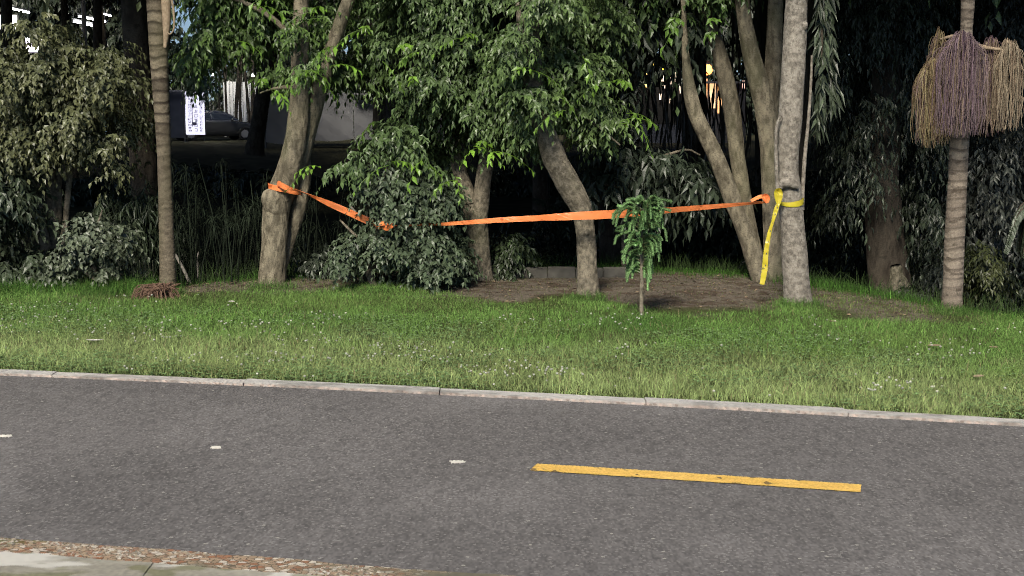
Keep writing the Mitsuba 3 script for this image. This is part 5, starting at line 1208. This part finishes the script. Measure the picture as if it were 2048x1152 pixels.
t = thing('dark_stall', 'dark market stall with a thin pale roof edge left of the banner', 'stall')
a, b = (-17.493, 67.000, 2.051), (-15.121, 67.000, -0.073)
cx, w = (a[0] + b[0]) / 2, b[0] - a[0]
obj(t + '__back_panel', box((cx, 67.3, (a[2] + b[2]) / 2), (w, 0.06, a[2] - b[2]), 0, 0.01), 'm_dark_cloth')
obj(t + '__roof_edge', box((cx, 66.9, a[2] + 0.03), (w + 0.1, 0.5, 0.06), 0, 0.01), 'm_tarp')
obj(t + '__curtain', box(((-16.839, 67.000, 0.980)[0], 67.18, (a[2] + b[2]) / 2 + 0.1), (0.30, 0.05, 1.8), 0, 0.01), 'm_tarp')
obj(t + '__curtain', box(((-16.540, 67.000, 0.980)[0], 67.2, (a[2] + b[2]) / 2 + 0.1), (0.14, 0.05, 1.8), 0, 0.01), 'm_tarp')
for s in (-1, 1):
    obj(t + '__post', tube([(cx + s * w / 2, 67.2, -0.45, 0.035), (cx + s * w / 2, 67.2, a[2], 0.035)], 3, 8), 'm_dark_metal', True)
t = thing('blue_sign', 'small lit pale blue sign low among the olive tree leaves', 'sign')
q = (-16.622, 60.000, 0.548)
lamp(t + '__panel', box(q, (0.36, 0.08, 0.52), 0, 0.01), (0.030, 0.055, 0.085))
obj(t + '__post', tube([(q[0], q[1] + 0.03, -0.4, 0.03), (q[0], q[1] + 0.03, q[2] - 0.2, 0.03)], 3, 8), 'm_dark_metal', True)


def make_car(name, label, pos, yaw):
    t = thing(name, label, 'car')
    c, s = math.cos(yaw), math.sin(yaw)
    R = np.array([[c, s, 0], [-s, c, 0], [0, 0, 1.0]])

    def put(v):
        return np.asarray(v) @ R + np.array(pos)
    st = np.array([-2.15, -2.1, -1.9, -1.5, -1.1, -0.6, 0.0, 0.5, 0.75, 1.1, 1.5, 1.9, 2.1, 2.18])
    top = np.array([0.62, 0.86, 0.92, 0.96, 0.98, 0.98, 0.97, 0.96, 0.95, 0.92, 0.88, 0.80, 0.70, 0.55])
    hw = np.array([0.70, 0.78, 0.84, 0.87, 0.88, 0.88, 0.88, 0.88, 0.88, 0.87, 0.86, 0.82, 0.74, 0.66])
    bot = np.array([0.42, 0.34, 0.26, 0.22, 0.20, 0.20, 0.20, 0.20, 0.20, 0.22, 0.24, 0.26, 0.30, 0.38])

    def loft(xs, sec):
        n, m = len(xs), len(sec[0])
        v = np.vstack([np.column_stack([np.full(m, x), q]) for x, q in zip(xs, sec)])
        i, j = np.meshgrid(np.arange(n - 1), np.arange(m), indexing='ij')
        k = (j + 1) % m
        f = np.stack([i * m + j, (i + 1) * m + j, (i + 1) * m + k, i * m + k], -1).reshape(-1, 4)
        f = np.vstack([f[:, [0, 1, 2]], f[:, [0, 2, 3]]])
        caps = [np.stack([np.zeros(m - 2, int), np.arange(2, m), np.arange(1, m - 1)], 1), np.stack([np.zeros(m - 2, int), np.arange(1, m - 1), np.arange(2, m)], 1) + (n - 1) * m]
        return v, np.vstack([f] + caps)
    sec = []
    for x, h, w, b in zip(st, top, hw, bot):
        sec.append(np.array([[-w * 0.9, b], [w * 0.9, b], [w, b + 0.12], [w * 1.0, (b + h) / 2], [w * 0.97, h - 0.08], [w * 0.85, h], [-w * 0.85, h], [-w * 0.97, h - 0.08], [-w * 1.0, (b + h) / 2], [-w, b + 0.12]]))
    v, f = loft(st, sec)
    obj(t + '__body', (put(v), f), 'm_car', 35)
    cx = np.array([-1.75, -1.25, -0.8, -0.2, 0.3, 0.75, 1.15])
    ch = np.array([0.97, 1.28, 1.40, 1.45, 1.42, 1.25, 0.93])
    sec = [np.array([[-0.80, 0.93], [0.80, 0.93], [0.80 - 0.24 * (h - 0.93) / 0.5, h], [-0.80 + 0.24 * (h - 0.93) / 0.5, h]]) for h in ch]
    v, f = loft(cx, sec)
    cab = obj(t + '__cabin', (put(v), f), 'm_car', 35)
    for s_ in (-1, 1):
        for xa, xb in ((-1.2, -0.28), (-0.2, 0.7)):
            ha, hb = np.interp([xa, xb], cx, ch) - 0.07
            ya = lambda h: s_ * (0.80 - 0.24 * (h - 0.93) / 0.5 + 0.006)
            v = np.array([[xa, ya(0.99), 0.99], [xb + (0.18 if xb > 0 else 0), ya(0.99), 0.99], [xb, ya(hb), hb], [xa, ya(ha), ha]])
            v = np.vstack([v, v - [0, s_ * 0.01, 0]])
            obj(cab + '__window', (put(v), np.array([[0, 1, 2], [0, 2, 3], [4, 6, 5], [4, 7, 6], [0, 4, 5], [0, 5, 1], [1, 5, 6], [1, 6, 2], [2, 6, 7], [2, 7, 3], [3, 7, 4], [3, 4, 0]])), 'm_glass_dark')
        for x in (-1.32, 1.36):
            m = trimesh.creation.cylinder(0.32, 0.21, 28)
            m.apply_transform(trimesh.transformations.rotation_matrix(np.pi / 2, [1, 0, 0]))
            m.apply_translation([x, s_ * 0.80, 0.32])
            wk = obj(t + '__wheel', (put(m.vertices), m.faces), 'm_tyre', 40)
            m = trimesh.creation.cylinder(0.19, 0.03, 20)
            m.apply_transform(trimesh.transformations.rotation_matrix(np.pi / 2, [1, 0, 0]))
            m.apply_translation([x, s_ * 0.905, 0.32])
            obj(wk + '__rim', (put(m.vertices), m.faces), 'm_alloy', 40)
        m = trimesh.creation.icosphere(2, 1.0)
        obj(t + '__headlight', (put(m.vertices * [0.10, 0.22, 0.09] + [2.08, s_ * 0.58, 0.66]), m.faces), 'm_white', True)
        obj(t + '__mirror', (put(m.vertices * [0.07, 0.11, 0.08] + [0.72, s_ * 0.97, 1.0]), m.faces), 'm_car', True)
    b = trimesh.creation.box([0.08, 1.3, 0.16]); b.apply_translation([2.17, 0, 0.42])
    obj(t + '__bumper', (put(b.vertices), b.faces), 'm_alloy')
    b = trimesh.creation.box([0.03, 0.7, 0.12]); b.apply_translation([2.19, 0, 0.62])
    obj(t + '__grille', (put(b.vertices), b.faces), 'm_white')


q = (-14.339, 71.000, -0.194)
make_car('parked_car', 'dark car parked beside the white banner, its pale front to the right', (q[0] - 0.3, 71.0, float(ground_z(q[0], 71.0)) + 0.0), 0.5)

t = thing('slat_fence', 'pale upright fence behind the car, dark stems in front of it', 'fence')
a, b = (-15.435, 78.000, 2.636), (-12.989, 78.000, -0.393)
n = 14
for k in range(n):
    x = a[0] + (b[0] - a[0]) * (k + 0.5) / n
    obj(t + '__slat', box((x, 78, (a[2] - 0.5) / 2 + 0.02 * r.normal()), ((b[0] - a[0]) / n - 0.03, 0.04, a[2] + 0.5), 0, 0.006), 'm_white')
obj(t + '__rail', box(((a[0] + b[0]) / 2, 78.06, a[2] - 0.3), (b[0] - a[0], 0.05, 0.08)), 'm_dark_metal')
for k, px in enumerate((440, 459, 466, 478, 483, 491, 499, 504, 513)):
    x = (px - 1024) / 2892 * 75.5
    w = (0.05, 0.07, 0.05, 0.10, 0.07, 0.06, 0.08, 0.12, 0.06)[k]
    solo('thin_stem_tree', 'thin dark upright stem standing in front of the pale fence', 'tree', tube([(x, 75.5, -0.5, w), (x + r.normal(0, 0.1), 75.5, 1.5, w * 0.9), (x + r.normal(0, 0.25), 75.5, 5.5, w * 0.6)], 12, 8, 0.15, 4), 'm_bark_dark', True, group='thin dark stems before the pale fence')
solo('slanting_tree', 'dark slanting trunk left of the grey tarpaulin', 'tree', tube([(-7.112, 40.000, 0.115, 0.304), (-7.047, 40.000, 0.526, 0.249), (-6.891, 40.000, 1.346, 0.207), (-6.734, 40.000, 2.297, 0.207), (-6.530, 40.000, 3.511, 0.207), (-6.268, 40.000, 6.307, 0.166)], 30, 12, 0.12, 4), 'm_bark_dark', True)
mm = crown(r, [(-13.543, 62.000, 3.127, 0.686, 1.500, 0.858), (-13.246, 62.000, 2.392, 0.472, 1.500, 0.429), (-13.955, 62.000, 3.545, 0.643, 1.500, 0.643), (-13.311, 62.000, 3.859, 0.729, 1.500, 0.643)], 260, 0.7, 9, 0.24, 0.10, (0.06, 0.10, 0.045), hang=1.0, gaps=0.36, gfreq=1.5, seed=201)
t = thing('stall_tree', 'small green tree hanging over the banner by the far stalls', 'tree')
obj(t + '__crown', mm[:2], 'm_leaf', color=mm[2])
q = (-14.950, 62.000, 0.811)
obj(t + '__trunk', tube([(q[0], 62, -0.5, 0.12), (q[0] + 0.1, 62, 2, 0.09), (q[0] + 0.5, 62, 4.4, 0.05)], 14, 9, 0.1), 'm_bark_dark', True)


def bulb(name, label, at, rad, rgb, cat='lamp', group=None, drop=0.35):
    t = thing(name, label, cat, group)
    m = trimesh.creation.icosphere(2, rad)
    lamp(t + '__globe', (m.vertices + np.array(at), m.faces), rgb, True)
    obj(t + '__cord', tube([(at[0], at[1], at[2] + rad * 0.8, 0.012), (at[0], at[1], at[2] + rad + drop, 0.012)], 3, 6), 'm_dark_metal', True)
    obj(t + '__holder', tube([(at[0], at[1], at[2] + rad * 0.7, rad * 0.5), (at[0], at[1], at[2] + rad * 1.5, rad * 0.4)], 3, 10), 'm_dark_metal', True)


WARM, COOL = (2.6, 1.9, 1.0), (2.3, 2.3, 2.2)
bulb('bulb', 'left one of the two close bulbs above the parked car', (-14.468, 69.000, 2.978), 0.085, (42, 40, 34))
bulb('bulb', 'right one of the two close bulbs above the parked car', (-14.140, 69.000, 2.908), 0.085, (42, 40, 34))
bulb('bulb', 'single white bulb above the right end of the pale fence', (-9.748, 55.000, 2.577), 0.07, (7, 7, 6.6))
bulb('bulb', 'white bulb left of the banded palm trunk', (-17.690, 70.000, 3.874), 0.10, COOL)
bulb('orange_lamp', 'glowing orange lamp between the slender leaning stems', (8.269, 62.000, 2.938), 0.24, (0.42, 0.105, 0.024))
bulb('bulb', 'upper left yellow bulb left of the leaning stems', (5.913, 62.000, 3.148), 0.10, (0.26, 0.14, 0.02))
bulb('bulb', 'upper right yellow bulb left of the leaning stems', (6.445, 62.000, 3.001), 0.10, (0.24, 0.17, 0.012))
bulb('bulb', 'tiny yellow bulb shining through the crown of the leaning tree', (2.938, 62.000, 1.043), 0.07, (0.25, 0.14, 0.03))
t = thing('floodlight', 'bright white floodlight shining through the leaves at upper left', 'lamp')
q = (-19.573, 60.000, 3.926)
lamp(t + '__panel', box(q, (0.62, 0.06, 0.62), 0.1, 0.01), (1.1, 0.95, 1.15))
obj(t + '__housing', box((q[0], q[1] + 0.1, q[2]), (0.70, 0.12, 0.70), 0.1, 0.02), 'm_dark_metal')
obj(t + '__pole', tube([(q[0], q[1] + 0.22, -0.5, 0.06), (q[0], q[1] + 0.22, q[2] + 0.4, 0.05)], 4, 8), 'm_dark_metal', True)
t = thing('floodlight', 'bright warm white floodlight at the far left edge of the picture', 'lamp')
q = (-20.639, 60.000, 4.813)
lamp(t + '__panel', box(q, (0.75, 0.06, 0.55), 0.1, 0.01), (1.1, 1.05, 0.85))
obj(t + '__housing', box((q[0], q[1] + 0.1, q[2]), (0.83, 0.12, 0.63), 0.1, 0.02), 'm_dark_metal')
obj(t + '__pole', tube([(q[0], q[1] + 0.22, -0.5, 0.06), (q[0], q[1] + 0.22, q[2] + 0.4, 0.05)], 4, 8), 'm_dark_metal', True)
lb = iter(('lowest white strip light in the upper left', 'second white strip light from below in the upper left', 'short strip light at the right of the upper left group', 'faint strip light left in the upper left group', 'strip light near the left edge above the floodlights'))
for p, q, w in (((-18.239, 61.000, 4.909), (-17.969, 64.000, 4.816), 0.05), ((-18.024, 61.000, 5.113), (-17.742, 64.000, 5.052), 0.05), ((-17.793, 63.000, 5.399), (-18.018, 66.000, 5.405), 0.04), ((-18.987, 62.000, 5.358), (-19.039, 63.000, 5.335), 0.035), ((-20.751, 61.000, 5.419), (-20.710, 63.000, 5.378), 0.045)):
    t = thing('strip_light', next(lb), 'lamp')
    lamp(t + '__tube', tube([(*p, w), (*q, w)], 4, 8), (1.5, 1.5, 1.45), True)
    up = np.array([0, 0, w * 1.5])
    obj(t + '__fitting', tube([(*(np.array(p) + up), w), (*(np.array(q) + up), w)], 4, 6), 'm_dark_metal', True)
    for e_ in (p, q):
        obj(t + '__rod', tube([(*(np.array(e_) + up), 0.015), (e_[0], e_[1], 7.4, 0.015)], 3, 6), 'm_dark_metal', True)
t = thing('hall_roof', 'dark open hall roof carrying the strip lights at upper left', 'roof')
a = (-19.805, 63.000, 5.483)
obj(t + '__roof_deck', box((a[0], 64.5, 7.5), (14, 12, 0.2), 0, 0.02), 'm_dark_metal')
for sx in (-6.8, 2.6):
    for sy in (59, 70):
        obj(t + '__post', tube([(a[0] + sx, sy, -0.5, 0.1), (a[0] + sx, sy, 7.4, 0.1)], 3, 10), 'm_dark_metal', True)

t = thing('lit_kiosk', 'kiosk with glowing warm and white windows behind the slender stems', 'kiosk')
q = (9.320, 66.000, 1.887)
obj(t + '__wall', box((q[0], 66.6, 0.95), (2.6, 0.9, 2.9), 0, 0.02), 'm_dark_metal')
obj(t + '__roof', box((q[0], 66.5, 2.45), (3.0, 1.5, 0.10), 0, 0.02), 'm_dark_metal')
for px, py, w, h, c in ((1406, 178, 0.20, 0.9, (0.09, 0.038, 0.012)), (1421, 190, 0.26, 1.2, (0.085, 0.05, 0.024)), (1436, 200, 0.20, 1.2, (0.10, 0.042, 0.012)), (1447, 189, 0.16, 0.5, (0.11, 0.10, 0.15)), (1482, 170, 0.12, 0.35, (0.10, 0.06, 0.045))):
    m = box(((px - 1024) / 2892 * 66.2, 66.12, 1.55 - (py - 205) / 2892 * 66.2), (w, 0.05, h), 0, 0.005)
    lamp(t + '__window', m, c)
t = thing('blue_light', 'vertical blue light panel left of the orange lamp', 'lamp')
lamp(t + '__panel', box((8.113, 63.000, 2.256), (0.26, 0.08, 0.62), 0, 0.01), (0.02, 0.035, 0.40))
q = (8.113, 63.000, 2.256)
obj(t + '__post', tube([(q[0], q[1] + 0.05, -0.5, 0.03), (q[0], q[1] + 0.05, q[2], 0.03)], 3, 8), 'm_dark_metal', True)
t = thing('lit_stall', 'stall with small warm lights behind the large leaved tree', 'stall')
q = (6.693, 66.000, 2.111)
obj(t + '__back_panel', box((q[0], 66.8, 0.9), (2.6, 0.06, 2.7), 0, 0.01), 'm_tyre')
obj(t + '__counter', box((q[0], 66.2, 0.05), (2.6, 0.5, 1.0), 0, 0.01), 'm_dark_cloth')
for px, py, w, h in ((1291, 155, 0.12, 0.32), (1289, 173, 0.10, 0.16), (1322, 158, 0.10, 0.26), (1325, 174, 0.10, 0.14), (1338, 162, 0.08, 0.32), (1348, 155, 0.06, 0.44), (1318, 194, 0.10, 0.28), (1339, 202, 0.10, 0.2), (1357, 180, 0.05, 0.35), (1355, 228, 0.1, 0.2)):
    m = box(((px - 1024) / 2892 * 66.5, 66.5, 1.55 - (py - 205) / 2892 * 66.5), (w, 0.05, h), 0, 0.005)
    lamp(t + '__light', m, (0.22, 0.13, 0.03) if px < 1300 else (0.14, 0.10, 0.07))

# faint rail fence far right
t = thing('rail_fence', 'faint grey rail fence in the dark at the right edge', 'fence')
for k, px in enumerate((1975, 2012, 2060)):
    x = (px - 1024) / 2892 * 27
    obj(t + '__post', box((x, 27, 0.0), (0.09, 0.09, 1.9), 0, 0.005), 'm_stick')
for z in (0.52, 0.75):
    obj(t + '__rail', box(((2018 - 1024) / 2892 * 27, 26.93, z), (1.3, 0.05, 0.07), 0, 0.005), 'm_stick')
